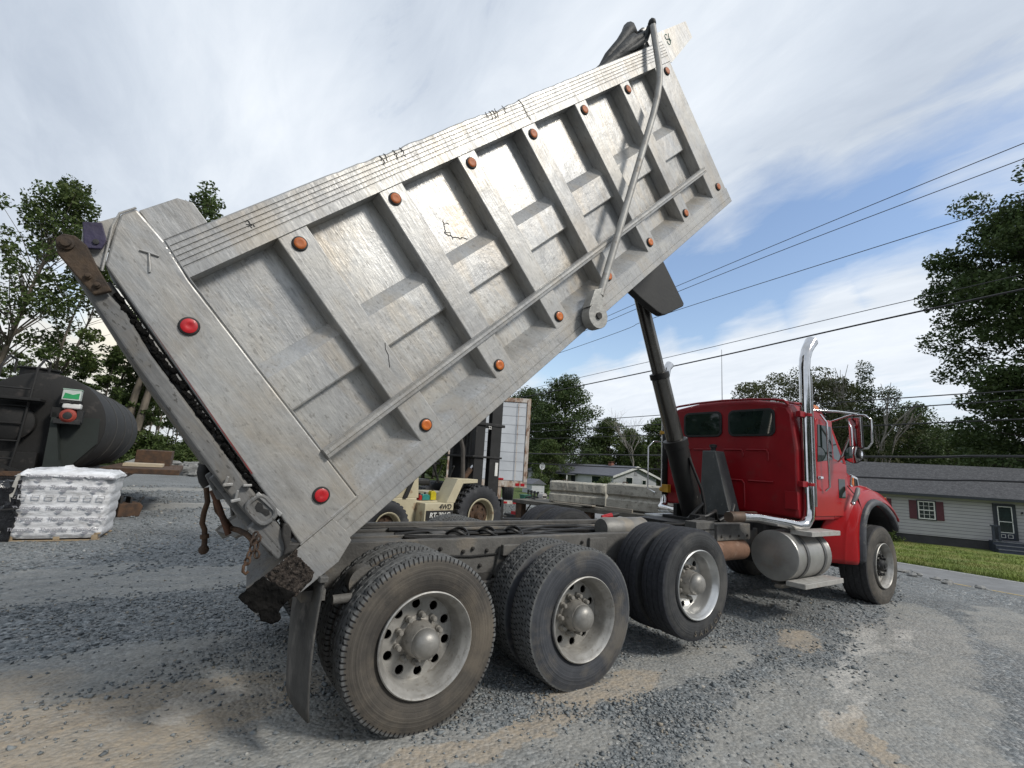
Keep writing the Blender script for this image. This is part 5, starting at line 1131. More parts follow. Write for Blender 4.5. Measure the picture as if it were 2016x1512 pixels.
# ---- flatbed deck with two concrete barriers
CON=mat('cast_concrete',(.44,.42,.36),(.28,.265,.225),4,.9,0,.5,25,c3=(.14,.13,.11),s3=14,t3=.60,f3=.6)
fdk=thing('flat_deck','low dark steel deck with scrap wood beyond the truck, under the concrete barriers','flatbed deck',(7.35,4.95,.12),math.atan2(-2.93,.74))
b=MB(); b.box(-2.4,3.0,-.45,.95,.50,.60); b.build('deck',mat('deck_steel',(.13,.12,.10),(.07,.065,.055),4,.8,0,.4),fdk,bevel=.01)
for x in (-2.2,0,2.6):
    for y in (-.4,.6): MB().box(x-.1,x+.1,y,y+.2,-.12,.5).build('leg',RUST,fdk)
b=MB(); b.bar((-1.0,-.40,.64),(.2,-.42,.66),.16,.03); b.bar((-.2,-.3,.63),(.6,-.38,.62),.1,.04); b.bar((.5,-.40,.65),(1.2,-.38,.64),.05,.08); b.build('scrap_plank',mat('grey_wood',(.30,.27,.22),(.18,.16,.13),6,.9,0,.3,stretch=(.3,3,3)),fdk,bevel=.004)
def barrier(lab,A,B,H,z0,seed):
    A=Vector((A[0],A[1],0));B=Vector((B[0],B[1],0)); d=B-A; Lb=d.length
    t=tag(bpy.data.objects.new('concrete_barrier',None),lab,'concrete barrier','concrete barriers on the flat deck'); COL.objects.link(t); t.location=(A.x,A.y,z0); t.rotation_euler=(0,0,math.atan2(d.y,d.x))
    pr=[(-.0,.0),(.50,.0),(.50,H),(.03,H),(-.02,H-.04),(-.02,H*.58),(.05,H*.50),(.035,H*.44),(-.04,H*.36),(-.04,.03)]
    b=MB(); n=26; secs=[]; rd=random.Random(seed)
    for i in range(n+1):
        x=Lb*i/n; tap=min(i,n-i); k=.02 if tap==0 else 0
        secs.append([(x,y+rd.uniform(-.006,.006)+k,z+rd.uniform(-.005,.005)-(k*.6 if z>.2 else 0)) for y,z in pr])
    b.loft(secs); b.build('barrier_body',CON,t)
    hk=MB(); hk.tube([(.3,.25,H-.01),(.3,.25,H+.03),(.42,.25,H+.03),(.42,.25,H-.01)],.012,6); hk.build('lifting_loop',RUST,t,smooth=50)
barrier('weathered concrete barrier on the flat deck, the shorter left one of the two',(6.93,6.30),(7.72,5.03),.56,.735,1)
barrier('weathered concrete barrier on the flat deck, the longer right one running behind the red cab',(7.42,4.66),(7.98,2.3),.62,.735,2)

# ---- pallet of bagged material and the black wrapped pile
BAG=mat('white_bag_plastic',(.70,.71,.73),(.54,.545,.56),7,.30,0,.8,9,coat=.2,c3=(.30,.29,.27),s3=4,t3=.60,f3=.4,stretch=(1,1,2.2))
pt=thing('pallet_of_bags','shrink wrapped pallet stacked with white printed bags on the gravel before the black tank','pallet load',(-2.86,7.0,0),R_(-4))
b=MB()
for k in range(6): b.box(-.58,.58,-.5+.19*k,-.40+.19*k,.10,.125)
for x in (-.55,0,.47): b.box(x,x+.08,-.5,.55,.02,.098)
for k in (0,3,5): b.box(-.58,.58,-.5+.19*k,-.40+.19*k,0.0,.019)
b.build('pallet',mat('pallet_wood',(.36,.28,.18),(.24,.18,.12),6,.9,0,.3),pt,bevel=.004)
def soft(x0,x1,y0,y1,z0,z1,seed,nz=5,n=9,bul=.03,j=.012):
    rd=random.Random(seed); b=MB(); secs=[]
    def ring(z,k):
        p=[]; cx,cy=(x0+x1)/2,(y0+y1)/2; hx,hy=(x1-x0)/2*k,(y1-y0)/2*k; m=4*n
        for i in range(m):
            a=2*PI*(i+.5)/m; c,s_=math.cos(a),math.sin(a); q=.34
            p.append((cx+hx*math.copysign(abs(c)**q,c)+rd.uniform(-j,j),cy+hy*math.copysign(abs(s_)**q,s_)+rd.uniform(-j,j),z+rd.uniform(-j,j)*.6))
        return p
    for i in range(nz+1):
        t=i/nz; k=.955+.045*math.sin(PI*min(max(t*.94+.03,0),1))**.5+bul*0
        secs.append(ring(z0+(z1-z0)*t,k))
    b.loft(secs); return b
TX=mat('bag_print_grey',(.30,.30,.33),None,5,.6)
rd=random.Random(5)
b=MB(); secs=[]; m_=72; nz=44
for i in range(nz+1):
    t=i/nz; z=.045+1.055*t; row=t*6.15; ph=row%1.0; kk=.975+.030*math.sin(PI*ph)**.6-(.03 if t<.04 else 0)-(.12*(t-.96)/.04 if t>.96 else 0); sec=[]
    for j in range(m_):
        a=2*PI*(j+.5)/m_; c,s_=math.cos(a),math.sin(a); w1=.010*math.sin(a*9+int(row)*2.1+math.sin(z*9)*1.5)+.006*math.sin(a*23+z*14)
        sec.append((.03*t+.60*(kk+w1)*math.copysign(abs(c)**.26,c)+rd.uniform(-.004,.004),.02+.54*(kk+w1)*math.copysign(abs(s_)**.26,s_)+rd.uniform(-.004,.004),z+rd.uniform(-.004,.004)))
    secs.append(sec)
b.loft(secs); film=b.build('wrapped_bags',BAG,pt,smooth=60)
for k in range(6):
    z0=.10+.163*k+.09
    for qx in range(3):
        x0=-.38+.385*qx+.004*k+(.06 if k%2 else 0)
        if k in (3,): continue
        text('lettering','Thermoflex',.070,TX,film,(x0,-.553,z0),(PI/2,0,R_(rd.uniform(-1.5,1.5))),.002,True)
        MB().prism([(x0-.05,z0-.045),(x0+.05,z0-.045),(x0,z0-.085)],-.555,-.551).build('printed_triangle',TX,film)
for qx in range(7):
    x0=-.50+.16*qx; g=MB()
    g.box(x0,x0+.10,-.556,-.552,.645,.660); g.box(x0,x0+.10,-.556,-.552,.705,.718); g.box(x0,x0+.014,-.556,-.552,.660,.705); g.box(x0+.086,x0+.10,-.556,-.552,.660,.705); g.build('printed_box',mat('faint_print',(.46,.46,.47),None,5,.6),film)
# film over the top
b=MB(); n=22; V=[];Fc=[]; rd=random.Random(12)
for j in range(n+1):
    for i in range(n+1):
        u=-1+2*i/n; v=-1+2*j/n; e=max(abs(u),abs(v)); z=1.10-.10*max(0,e-.80)/.2+rd.uniform(-.018,.018)+.05*math.exp(-((u+.1)**2+(v+.2)**2)*5)
        V.append((.03+u*.62,.01+v*.56,z))
for j in range(n):
    for i in range(n): Fc.append((j*(n+1)+i,j*(n+1)+i+1,(j+1)*(n+1)+i+1,(j+1)*(n+1)+i))
b.v=V;b.f=Fc; fo=b.build('plastic_film',BAG,pt,smooth=40); md=fo.modifiers.new('s','SOLIDIFY'); md.thickness=.006
b=MB(); b.add([(-.10,-.3,1.10),(.12,-.3,1.08),(.02,-.28,1.19),(-.08,-.27,1.17)],[(0,1,2,3)]); b.build('film_flap',BAG,pt)
b=MB(); b.prism([(-.72,.02),(-.62,.02),(-.52,1.02),(-.56,1.03)],-.56,-.50); b.build('corner_board',mat('grey_cardboard',(.42,.41,.38),None,5,.8),pt,bevel=.006)
BPL=mat('black_film',(.012,.013,.016),(.008,.008,.010),6,.16,0,1.0,7,coat=.5,stretch=(1,1,2))
bp=thing('black_wrapped_pile','rounded pile under glossy black plastic film at the left edge beside the white bags','wrapped pile',(-3.62,7.05,0))
b=soft(-.95,.30,-.6,.6,.0,.92,77,12,14,j=.035); o=b.build('film_cover',BPL,bp,smooth=60)
b=MB(); b.bar((-.85,-.66,.42),(-.12,-.66,.47),.03,.045); b.build('yellow_handle',mat('yellow_plastic',(.60,.38,.03),None,5,.5),bp,bevel=.01)
b=MB(); b.bar((-.12,-.66,.47),(.28,-.64,.52),.02,.02); b.build('black_pole',BLK,bp)

# ---- black tank on its trailer
TKM=mat('black_tank_paint',(.009,.0085,.008),(.004,.004,.004),1.5,.75,0,.15,20,c3=(.06,.05,.045),s3=3,t3=.62,f3=.5)
tk=thing('tank_trailer','old black cylindrical tank trailer with a ladder on its end behind the pallet of bags','tank trailer',(-3.80,9.0,0),R_(-1.5))
CZ=1.86; TR=1.02
b=MB(); b.lathe([(.0001,-.02),(TR*.5,-.02),(TR*.96,.0),(TR,.03),(TR,6.2),(TR*.94,6.7),(TR*.7,7.0),(.0001,7.15)],c=(0,0,CZ),n=64); tkb=b.build('tank_body',TKM,tk,smooth=40)
for y in (1.6,3.2,4.8): MB().lathe([(TR+.002,y-.02),(TR+.012,y-.02),(TR+.012,y+.02),(TR+.002,y+.02)],c=(0,0,CZ),n=64,close=True).build('tank_band',mat('band_grey',(.06,.058,.055),None,5,.6),tkb,smooth=40)
b=MB(); b.lathe([(.34,-.03),(.34,-.22),(.30,-.25),(.0001,-.26)],c=(-.35,0,1.85),n=36); b.build('end_hatch',TKM,tkb,smooth=40)
b=MB(); b.lathe([(.30,CZ+TR-.05),(.30,CZ+TR+.10),(.34,CZ+TR+.10),(.34,CZ+TR+.13),(.0001,CZ+TR+.16)],c=(-.3,.7,0),ax='z',n=32); b.build('top_hatch',TKM,tkb,smooth=40)
b=MB()
for x in (-.62,-.12): b.tube([(x-.10,-.30,.70),(x-.04,-.30,1.6),(x,-.30,2.92),(x+.03,-.1,3.12),(x+.05,.25,3.1),(x+.05,.25,2.85)],.022,8)
for k in range(6): b.tube([(-.70+.02*k,-.30,.85+.33*k),(-.20+.02*k,-.30,.85+.33*k)],.016,7)
b.build('ladder',TKM,tk,smooth=50)
MB().box(-.75,.05,-.48,-.05,2.28,2.33).build('platform',TKM,tk,bevel=.004); MB().box(-.9,.1,-.15,.0,.9,1.3).build('rear_box',TKM,tk,bevel=.004); MB().bar((-.7,-.3,1.2),(.4,-.3,.75),.04,.06).build('brace',TKM,tk)
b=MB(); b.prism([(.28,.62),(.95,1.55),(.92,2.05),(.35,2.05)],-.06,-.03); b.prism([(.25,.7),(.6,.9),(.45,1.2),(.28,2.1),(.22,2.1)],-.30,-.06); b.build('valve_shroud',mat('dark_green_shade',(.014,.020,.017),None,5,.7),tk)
b=MB(); b.box(.30,.60,-.36,-.06,2.26,2.36); b.box(.20,.36,-.30,-.05,2.0,2.2); b.build('bracket_shelf',TKM,tk,bevel=.004)
bt2=thing('battery','small white and green battery box on a bracket of the black tank end','battery',(-3.36,8.78,2.36))
b=MB(); b.box(-.14,.14,-.10,.10,0,.20); b.build('case',mat('white_green_case',(.55,.6,.56),None,5,.5),bt2,bevel=.01); b=MB(); b.prism([(-.12,.03),(.12,.03),(.12,.15),(.02,.11),(-.10,.14)],-.106,-.101); b.build('green_label',mat('green_label',(.02,.30,.10),None,5,.5),bt2); b=MB(); b.box(-.145,.145,-.105,.105,.20,.225); b.build('lid',mat('pale_green_lid',(.30,.42,.34),None,5,.5),bt2,bevel=.006)
en=thing('pump_engine','small red and white petrol pump engine mounted on the black tank end','engine',(-3.34,8.72,1.93))
b=MB(); b.lathe([(.0001,-.16),(.09,-.16),(.13,-.12),(.14,.10),(.0001,.12)],c=(0,0,.12),n=24); b.build('recoil_housing',mat('engine_red',(.32,.05,.03),(.2,.03,.02),6,.5),en,smooth=40)
b=MB(); b.box(-.12,.16,-.10,.12,.26,.37); b.build('fuel_tank',WHITEP,en,bevel=.03,seg=3)
b=MB(); b.box(-.20,.20,-.12,.16,-.04,.05); b.box(.12,.22,-.10,.05,.0,.24); b.lathe([(.07,-.165),(.07,-.175),(.0001,-.18)],c=(0,0,.12),n=20); b.build('engine_base',BLK,en,bevel=.01)
b=MB(); b.tube([(-.14,-.1,.36),(-.02,-.1,.39),(.02,-.1,.37)],.015,8); b.tube([(.02,-.1,.385),(.05,-.1,.40)],.03,8); b.build('filler_cap',BLK,en,smooth=40)
b=MB(); b.box(-1.1,1.1,-.1,6.9,.62,.80); b.box(-1.5,1.45,-.35,.9,.86,.95); b.build('trailer_bed',RUST,tk,bevel=.008)
b=MB(); b.prism([(.35,.10),(1.15,.84),(.55,.84)],-.30,-.26); b.build('brown_gusset',mat('brown_primer',(.16,.085,.055),(.10,.05,.035),4,.8),tk)
for x in (-.95,.75):
    for y in (1.6,2.8):
        t=tyre_mb(.5,.28,'rib').build('tyre',RUBN,tk,smooth=40); t.location=(x,y,.5); t.rotation_euler=(0,0,PI/2) if False else (0,0,R_(90))
b=MB(); b.box(.9,2.4,1.2,4.6,.90,1.02); b.box(1.3,2.1,3.6,5.2,1.02,1.42); b.build('side_frame',RUST,tk,bevel=.01)
b=MB(); b.box(1.2,2.0,2.2,3.0,1.03,1.10); b.build('plywood_sheet',mat('pale_ply',(.50,.42,.30),None,5,.8),tk)
sc_=thing('steel_attachment','small dark steel bucket attachment on the gravel right of the pallet of bags','attachment',(-2.23,9.8,0),R_(20))
b=MB(); b.prism([(-.2,0),(.2,0),(.25,.22),(.18,.30),(-.2,.28)],-.2,.2); b.build('bucket',RUST,sc_,bevel=.015)
b=MB(); b.box(-.18,-.13,-.15,.15,.27,.44); b.box(.0,.04,-.15,.15,.28,.42); b.bar((.15,-.1,.26),(.26,-.1,.42),.04,.04); b.build('lug',BLK,sc_,bevel=.006)
# mower-like frame, bin, mailbox, fence beyond the trailer
mw=thing('hand_truck','dark tubular cart with red trim standing on the gravel by the box trailer','cart',at(1030,1000,13.5)-Vector((0,0,0))); mw.location.z=0
b=MB(); b.tube([(-.1,0,.1),(.3,-.1,.75),(.42,-.12,.78)],.02,8); b.tube([(-.1,.4,.1),(.3,.3,.75),(.42,.28,.78)],.02,8); b.tube([(.3,-.1,.75),(.3,.3,.75)],.02,8); b.box(-.3,.15,-.1,.5,.12,.28); b.build('frame',BLK,mw,smooth=50)
b=MB(); b.box(-.28,.1,-.13,-.10,.15,.26); b.box(-.2,.0,.0,.3,.28,.36); b.build('red_trim',REDL,mw)
b=MB(); b.lathe([(.12,-.14),(.12,-.10),(.0001,-.10)],c=(-.25,0,.12),n=18); b.lathe([(.12,-.14),(.12,-.10),(.0001,-.10)],c=(.1,0,.12),n=18); b.build('wheel',RUBN,mw)
gb=thing('bin','dark green wheeled bin by the fence across the road','bin',(0,0,0)); p=at(1034,978,44); gb.location=(p.x,p.y,-2.0)
b=MB(); b.loft([[(-.3,-.3,.06),(.3,-.3,.06),(.3,.3,.06),(-.3,.3,.06)],[(-.38,-.36,1.0),(.38,-.36,1.0),(.38,.36,1.0),(-.38,.36,1.0)]]); b.build('tub',mat('bin_green',(.01,.10,.06),None,5,.5),gb,bevel=.03); b=MB(); b.box(-.40,.40,-.40,.40,1.0,1.07); b.build('lid',MATS['bin_green'],gb,bevel=.02)
fn=thing('rail_fence','black three rail wooden fence across the road before the grey house','fence'); p0=at(1040,974,50); p1=at(1092,990,38)
d=(p1-p0); b=MB()
for k in range(8):
    q=p0+d*(k/7); q.z=-1.75-.25*(1-k/7); b2=MB(); b2.box(q.x-.08,q.x+.08,q.y-.08,q.y+.08,q.z-.2,q.z+1.25); b2.build('post',BLK,fn)
for z in (.35,.72,1.1): b.bar((p0.x,p0.y,-2.0+z),(p1.x,p1.y,-1.75+z),.04,.13)
b.build('rail',BLK,fn)
mbx=thing('mailbox','pale mailbox on a short post across the road','mailbox'); p=at(1068,975,36); mbx.location=(p.x,p.y,-1.6)
b=MB(); b.box(-.05,.05,-.05,.05,-.1,1.0); b.build('post',MATS['grey_wood'],mbx); b=MB(); b.box(-.22,.22,-.28,.28,1.0,1.12); b.tube([(0,-.28,1.12),(0,.28,1.12)],.21,16); b.build('box',mat('mailbox_grey',(.42,.40,.38),None,5,.7),mbx,smooth=40)
# ================================================================== HOUSES
SID=None
def siding(name,c,c2,pitch=.11,rough=.7):
    m=bpy.data.materials.new(name); MATS[name]=m; m.use_nodes=True; t=m.node_tree;n=t.nodes;l=t.links;b=n['Principled BSDF']; b.inputs['Roughness'].default_value=rough
    tc=n.new('ShaderNodeTexCoord'); sx=n.new('ShaderNodeSeparateXYZ'); l.new(tc.outputs['Object'],sx.inputs[0])
    d=n.new('ShaderNodeMath'); d.operation='DIVIDE'; l.new(sx.outputs[2],d.inputs[0]); d.inputs[1].default_value=pitch
    f=n.new('ShaderNodeMath'); f.operation='FRACT'; l.new(d.outputs[0],f.inputs[0])
    r=n.new('ShaderNodeValToRGB'); l.new(f.outputs[0],r.inputs[0]); e=r.color_ramp.elements; e[0].color=(*c2,1); e[1].color=(*c,1); e[1].position=.16; e[0].position=.08
    no=n.new('ShaderNodeTexNoise'); no.inputs['Scale'].default_value=1.2; no.inputs['Detail'].default_value=6; l.new(tc.outputs['Object'],no.inputs['Vector'])
    mr=n.new('ShaderNodeMapRange'); l.new(no.outputs[0],mr.inputs[0]); mr.inputs[3].default_value=.82; mr.inputs[4].default_value=1.12
    mx=n.new('ShaderNodeMixRGB'); mx.blend_type='MULTIPLY'; mx.inputs[0].default_value=1; l.new(r.outputs[0],mx.inputs[1]); l.new(mr.outputs[0],mx.inputs[2]); l.new(mx.outputs[0],b.inputs['Base Color'])
    bp=n.new('ShaderNodeBump'); bp.inputs['Strength'].default_value=.6; bp.inputs['Distance'].default_value=.02; l.new(f.outputs[0],bp.inputs['Height']); l.new(bp.outputs[0],b.inputs['Normal']); return m
SG=siding('grey_siding',(.40,.39,.41),(.12,.115,.125),.19); SG2=siding('pale_siding',(.46,.475,.50),(.30,.31,.33),.22)
ROOF=mat('dark_shingles',(.055,.057,.062),(.032,.033,.037),3,.9,0,.5,18,c3=(.11,.11,.115),s3=9,t3=.55,f3=.6,stretch=(1,1,3))
ROOF2=mat('slate_grey_shingles',(.115,.12,.14),(.085,.09,.105),2,.9,0,.4,8)
TRIM=mat('navy_black_trim',(.025,.03,.04),None,5,.6); BURG=mat('burgundy_shutter',(.09,.02,.03),(.07,.015,.024),5,.6)
wallA=Vector((35.667,8.034)); rzh=math.atan2(4.566-8.034,37.774-35.667)
hs_=thing('house','long grey sided house with burgundy shutters, dark roof and navy front door','house',(wallA.x,wallA.y,0),rzh)
b=MB(); b.box(-6.8,16,.0,7.4,-1.0,1.50); b.build('wall',SG,hs_)
b=MB(); b.box(-6.75,15.95,.04,7.3,-2.2,-1.0); b.build('foundation',mat('dark_foundation',(.045,.045,.05),None,2,.9,0,.3),hs_)
b=MB(); b.prism([(-.45,1.36),(3.7,3.28),(7.85,1.36),(7.85,1.46),(3.7,3.40),(-.45,1.46)],-7.2,16.4,'x'); rf_=b.build('roof',ROOF,hs_)
b=MB(); b.box(-7.2,16.4,-.50,-.452,1.30,1.46); b.build('gutter',TRIM,rf_)
b=MB(); b.prism([(0,1.4),(3.7,3.2),(7.4,1.4)],-6.79,-6.70,'x'); b.prism([(0,1.4),(3.7,3.2),(7.4,1.4)],15.9,15.99,'x'); b.build('gable',SG,hs_)
def win(par,x0,x1,z0,z1,shut=None,trim=TRIM,white=WHITEP,grid=True,y=0):
    b=MB(); b.box(x0-.09,x1+.09,y-.04,y-.002,z0-.09,z1+.09); w_=b.build('window',trim,par)
    b=MB(); b.box(x0,x1,y-.046,y-.041,z0,z1); b.build('pane',GLS,w_)
    b=MB()
    for (a,c,e,f) in ((x0-.02,x1+.02,z0-.03,z0+.03),(x0-.02,x1+.02,z1-.03,z1+.03),(x0-.02,x1+.02,(z0+z1)/2-.03,(z0+z1)/2+.03)): b.box(a,c,y-.062,y-.047,e,f)
    for x in (x0,x1): b.box(x-.03,x+.03,y-.0625,y-.0475,z0-.03,z1+.03)
    if grid:
        for k in (1,2): x=x0+(x1-x0)*k/3; b.box(x-.01,x+.01,y-.058,y-.048,z0,z1)
        for z in ((z0*3+z1)/4,(z0+3*z1)/4): b.box(x0,x1,y-.059,y-.048,z-.01,z+.01)
    b.build('frame',white,w_)
    if shut:
        for x in (x0-.09-shut,x1+.09): 
            b=MB(); b.box(x,x+shut,y-.035,y-.002,z0-.06,z1+.05); b.build('shutter',BURG,par)
win(hs_,1.22,1.98,-.02,.98,.36); win(hs_,-1.45,-.55,-.02,.98,.36); win(hs_,-4.5,-3.6,-.02,.98,.36); win(hs_,8.2,9.2,-.02,.98,.36)
b=MB(); b.box(4.66,5.66,-.06,-.002,-.86,1.16); dr=b.build('door',TRIM,hs_)
b=MB(); b.box(4.80,5.52,-.075,-.062,-.80,1.06); b.build('storm_door',mat('storm_door_navy',(.02,.025,.05),None,5,.5),dr)
b=MB(); b.box(4.88,5.44,-.082,-.076,.20,.98); b.box(4.88,5.44,-.082,-.076,-.42,.14); b.build('pane',GLS,dr)
b=MB()
for (x0,x1,z0,z1) in ((4.84,4.88,-.45,1.02),(5.44,5.48,-.45,1.02),(4.84,5.48,.98,1.02),(4.84,5.48,.14,.18),(4.84,5.48,-.46,-.42),(4.90,5.10,-.56,-.54),(4.90,5.10,-.74,-.72),(4.90,4.92,-.74,-.54),(5.08,5.10,-.74,-.54),(5.20,5.42,-.56,-.54),(5.20,5.42,-.74,-.72),(5.20,5.22,-.74,-.54),(5.40,5.42,-.74,-.54)): b.box(x0,x1,-.094,-.0765,z0,z1)
b.build('door_moulding',WHITEP,dr)
b=MB(); b.tube([(5.9,-.05,.70),(5.9,-.14,.76),(5.9,-.14,.66)],.04,10); b.build('porch_lamp',BLK,hs_)
stp=thing('front_steps','dark blue wooden front steps with railing posts below the navy door','steps',(wallA.x,wallA.y,0),rzh)
b=MB()
for k in range(4): b.box(4.35,5.95,-.30-.28*(k+1),-.02 if k==0 else -.30-.28*k-.002,-1.75,-.92-.19*k)
b.build('tread',mat('steps_navy_paint',(.035,.045,.065),(.025,.03,.045),5,.6),stp)
b=MB()
for k in range(4): b.box(4.35,5.95,-.31-.28*(k+1),-.303-.28*(k+1),-.94-.19*k-.02,-.925-.19*k)
b.build('tread_edge',mat('worn_edge',(.22,.23,.25),None,5,.7),stp)
for x in (4.40,4.66,5.90): 
    b=MB(); b.box(x-.05,x+.05,-.62,-.52,-.92,-.10); b.build('railing_post',MATS['steps_navy_paint'],stp)
b=MB(); b.box(4.30,4.70,-.66,-.48,-.12,-.04); b.box(5.85,6.6,-.60,-.54,-.16,-.08); 
for k in range(5): b.box(6.0+.13*k,6.04+.13*k,-.59,-.55,-.92,-.16)
b.build('handrail',MATS['steps_navy_paint'],stp)
# small house far left of the cab
cor=at(1207,966,70); dl=at(1062,966,85.1); dg_=at(1292,968,74.9)
ax_=Vector((cor.x-dl.x,cor.y-dl.y)).normalized()
h2=thing('house','small pale grey house with slate roof and a gable end beyond the concrete barriers','house',(cor.x,cor.y,0),math.atan2(ax_.y,ax_.x))
zb=-2.1; ze=at(1210,937,70).z; Lh=22.0; Wg=9.0; zr=ze+1.35
# local x along the facade: corner at 0, house runs to -18; gable plane x=0 runs to y=+-
sgn=1 if (Vector((dg_.x-cor.x,dg_.y-cor.y)).dot(Vector((-ax_.y,ax_.x)))>0) else -1
ya,yb=sorted((0,sgn*Wg))
b=MB(); b.box(-Lh,0,ya,yb,zb-.4,ze); b.build('wall',SG2,h2)
b=MB(); b.prism([(ya,ze),(yb,ze),((ya+yb)/2,zr)],-.15,-.001,'x'); b.build('gable',SG2,h2)
ym=(ya+yb)/2
b=MB(); b.prism([(ya-.5,ze-.12),(ym,zr+.08),(yb+.5,ze-.12),(yb+.5,ze+.02),(ym,zr+.24),(ya-.5,ze+.02)],-Lh-.5,.45,'x'); b.build('roof',ROOF2,h2)
b=MB(); b.prism([(ya-.52,ze-.30),(ym,zr-.10),(yb+.52,ze-.30),(yb+.52,ze-.02),(ym,zr+.25),(ya-.52,ze-.02)],.451,.52,'x'); b.build('barge_board',WHITEP,h2)
near=0; fy=0.0
sy=-sgn
def fbox(x0,x1,d0,d1,z0,z1): 
    a,c=sorted((sy*d0,sy*d1)); return (x0,x1,a,c,z0,z1)
b=MB(); b.box(*fbox(-15.5,-8,.0,2.2,ze-.28,ze-.16)); b.build('porch_roof',ROOF2,h2)
for x in (-15.3,-11.8,-8.2):
    b=MB(); b.box(*fbox(x-.06,x+.06,2.0,2.12,zb,ze-.28)); b.build('porch_post',WHITEP,h2)
for (x0,x1,z0,z1) in ((-16.8,-15.4,.2,1.2),(-13.4,-12.0,.3,1.15),(-4.6,-2.6,-.9,1.25)):
    zz=ze-1.5
    b=MB(); b.box(*fbox(x0-.12,x1+.12,.005,.05,zz+z0-.12,zz+z1+.1)); o=b.build('window',WHITEP,h2); b=MB(); b.box(*fbox(x0,x1,.051,.06,zz+z0,zz+z1)); b.build('pane',GLS,o)
b=MB(); b.box(*fbox(-9.6,-8.6,.005,.05,zb+.5,ze-.4)); b.build('door',TRIM,h2)
for (y0,y1,z0,z1) in ((.28,.42,-1.15,-.15),(.66,.74,-1.35,-.45)):
    a,c=sorted((sgn*Wg*y0,sgn*Wg*y1)); b=MB(); b.box(.003,.06,a-.12,c+.12,ze+z0-.12,ze+z1+.12); o=b.build('window',WHITEP,h2); b=MB(); b.box(.061,.07,a,c,ze+z0,ze+z1); b.build('pane',GLS,o)
a,c=sorted((sgn*(Wg/2-.3),sgn*(Wg/2+.3))); b=MB(); b.box(.003,.05,a,c,ze+.2,ze+.85); b.build('gable_vent',mat('vent_grey',(.30,.31,.33),None,5,.7),h2)
b=MB(); b.box(-5.6,-4.9,ym-.3,ym+.3,zr-.2,zr+.55); b.box(-5.65,-4.85,ym-.35,ym+.35,zr+.75,zr+.80); b.box(-5.5,-5.45,ym-.2,ym+.2,zr+.55,zr+.75); b.box(-5.05,-5.0,ym-.2,ym+.2,zr+.55,zr+.75); b.build('chimney',mat('brick_red',(.22,.10,.07),None,9,.9),h2)
sdh=thing('satellite_dish','white satellite dish on a mast left of the small pale house','satellite dish'); p=at(1067,918,66); sdh.location=(p.x,p.y,-2.1)
b=MB(); b.tube([(0,0,0),(0,0,p.z+2.1)],.05,8); b.build('mast',FRM,sdh); b=MB(); zz=p.z+2.1; b.lathe([(.0001,.06),(.25,.03),(.45,-.08),(.47,-.08),(.26,.05),(.0001,.09)],c=(0,0,zz),n=28,close=False); o=b.build('dish',mat('dish_grey',(.40,.42,.45),None,5,.5),sdh,smooth=50)
b=MB(); b.tube([(0,0,zz-.3),(.06,-.5,zz-.06)],.02,6); b.build('feed_arm',BLK,sdh)
shd=thing('shed','tiny grey garden shed beside the trees left of the small house','shed'); p=at(1050,962,62); shd.location=(p.x,p.y,-2.1)
b=MB(); b.box(-1,1,-1,1,0,1.6); b.build('wall',SG2,shd); b=MB(); b.prism([(-1.2,1.55),(0,2.2),(1.2,1.55)],-1.2,1.2,'y'); b.build('roof',ROOF2,shd)
# rubble heap and brush at the edge of the yard
RK=mat('grey_rubble',(.26,.26,.25),(.13,.13,.125),3,.9,0,.6,12)
rb=MB(); rd=random.Random(21)
for k in range(260):
    px=rd.uniform(262,470); d_=rd.uniform(26,30); p=at(px,905,d_); r=rd.uniform(.12,.45)
    rb.ball((p.x,p.y,rd.uniform(-.1,.55)*(1-abs((px-330)/150)*.4)),r,7,5,(1.3,1,.6),.3,k)
o=rb.build('rubble',RK); tag(o,'heap of broken grey rock along the far edge of the yard','rubble',kind='stuff')
rb=MB()
for k in range(46):
    t=rd.uniform(0,1); p=Vector((10.4+rd.uniform(-.2,1.2),rd.uniform(-3,2.5),0)); p.z=hz(p.x,p.y)
    rb.ball((p.x,p.y,p.z+.02),rd.uniform(.03,.11),7,5,(1.3,1,.6),.3,k)
o=rb.build('edge_rocks',RK); tag(o,'scattered rocks along the lip of the gravel yard by the road','rocks',kind='stuff')

# ================================================================== TREES
LEAFM=[mat('leaf_dark',(.075,.112,.036),(.038,.062,.024),1.1,.6,0,c3=(.065,.085,.028),s3=.8,t3=.55,f3=.7,spec=.25),
       mat('leaf_olive',(.105,.115,.048),(.055,.064,.028),1.1,.6,0,c3=(.055,.070,.03),s3=.7,t3=.55,f3=.6,spec=.25),
       mat('leaf_mid',(.092,.130,.038),(.048,.076,.026),1.1,.6,0,c3=(.095,.115,.035),s3=.8,t3=.55,f3=.6,spec=.25)]
for m_ in LEAFM:
    t=m_.node_tree; n=t.nodes; l=t.links; b_=n['Principled BSDF']; tr_=n.new('ShaderNodeBsdfTranslucent'); mx_=n.new('ShaderNodeMixShader'); mx_.inputs[0].default_value=.28
    src=b_.inputs['Base Color'].links[0].from_socket; l.new(src,tr_.inputs[0]); l.new(b_.outputs[0],mx_.inputs[1]); l.new(tr_.outputs[0],mx_.inputs[2]); l.new(mx_.outputs[0],n['Material Output'].inputs[0])
BARK=mat('grey_bark',(.17,.145,.115),(.09,.078,.062),4,.95,0,.6,15,stretch=(1,1,.3)); BARKD=mat('dark_bark',(.075,.062,.05),(.04,.034,.028),4,.95,0,.5,15,stretch=(1,1,.3)); BARKP=mat('pale_dead_bark',(.34,.31,.28),(.22,.20,.18),4,.9,0,.3)
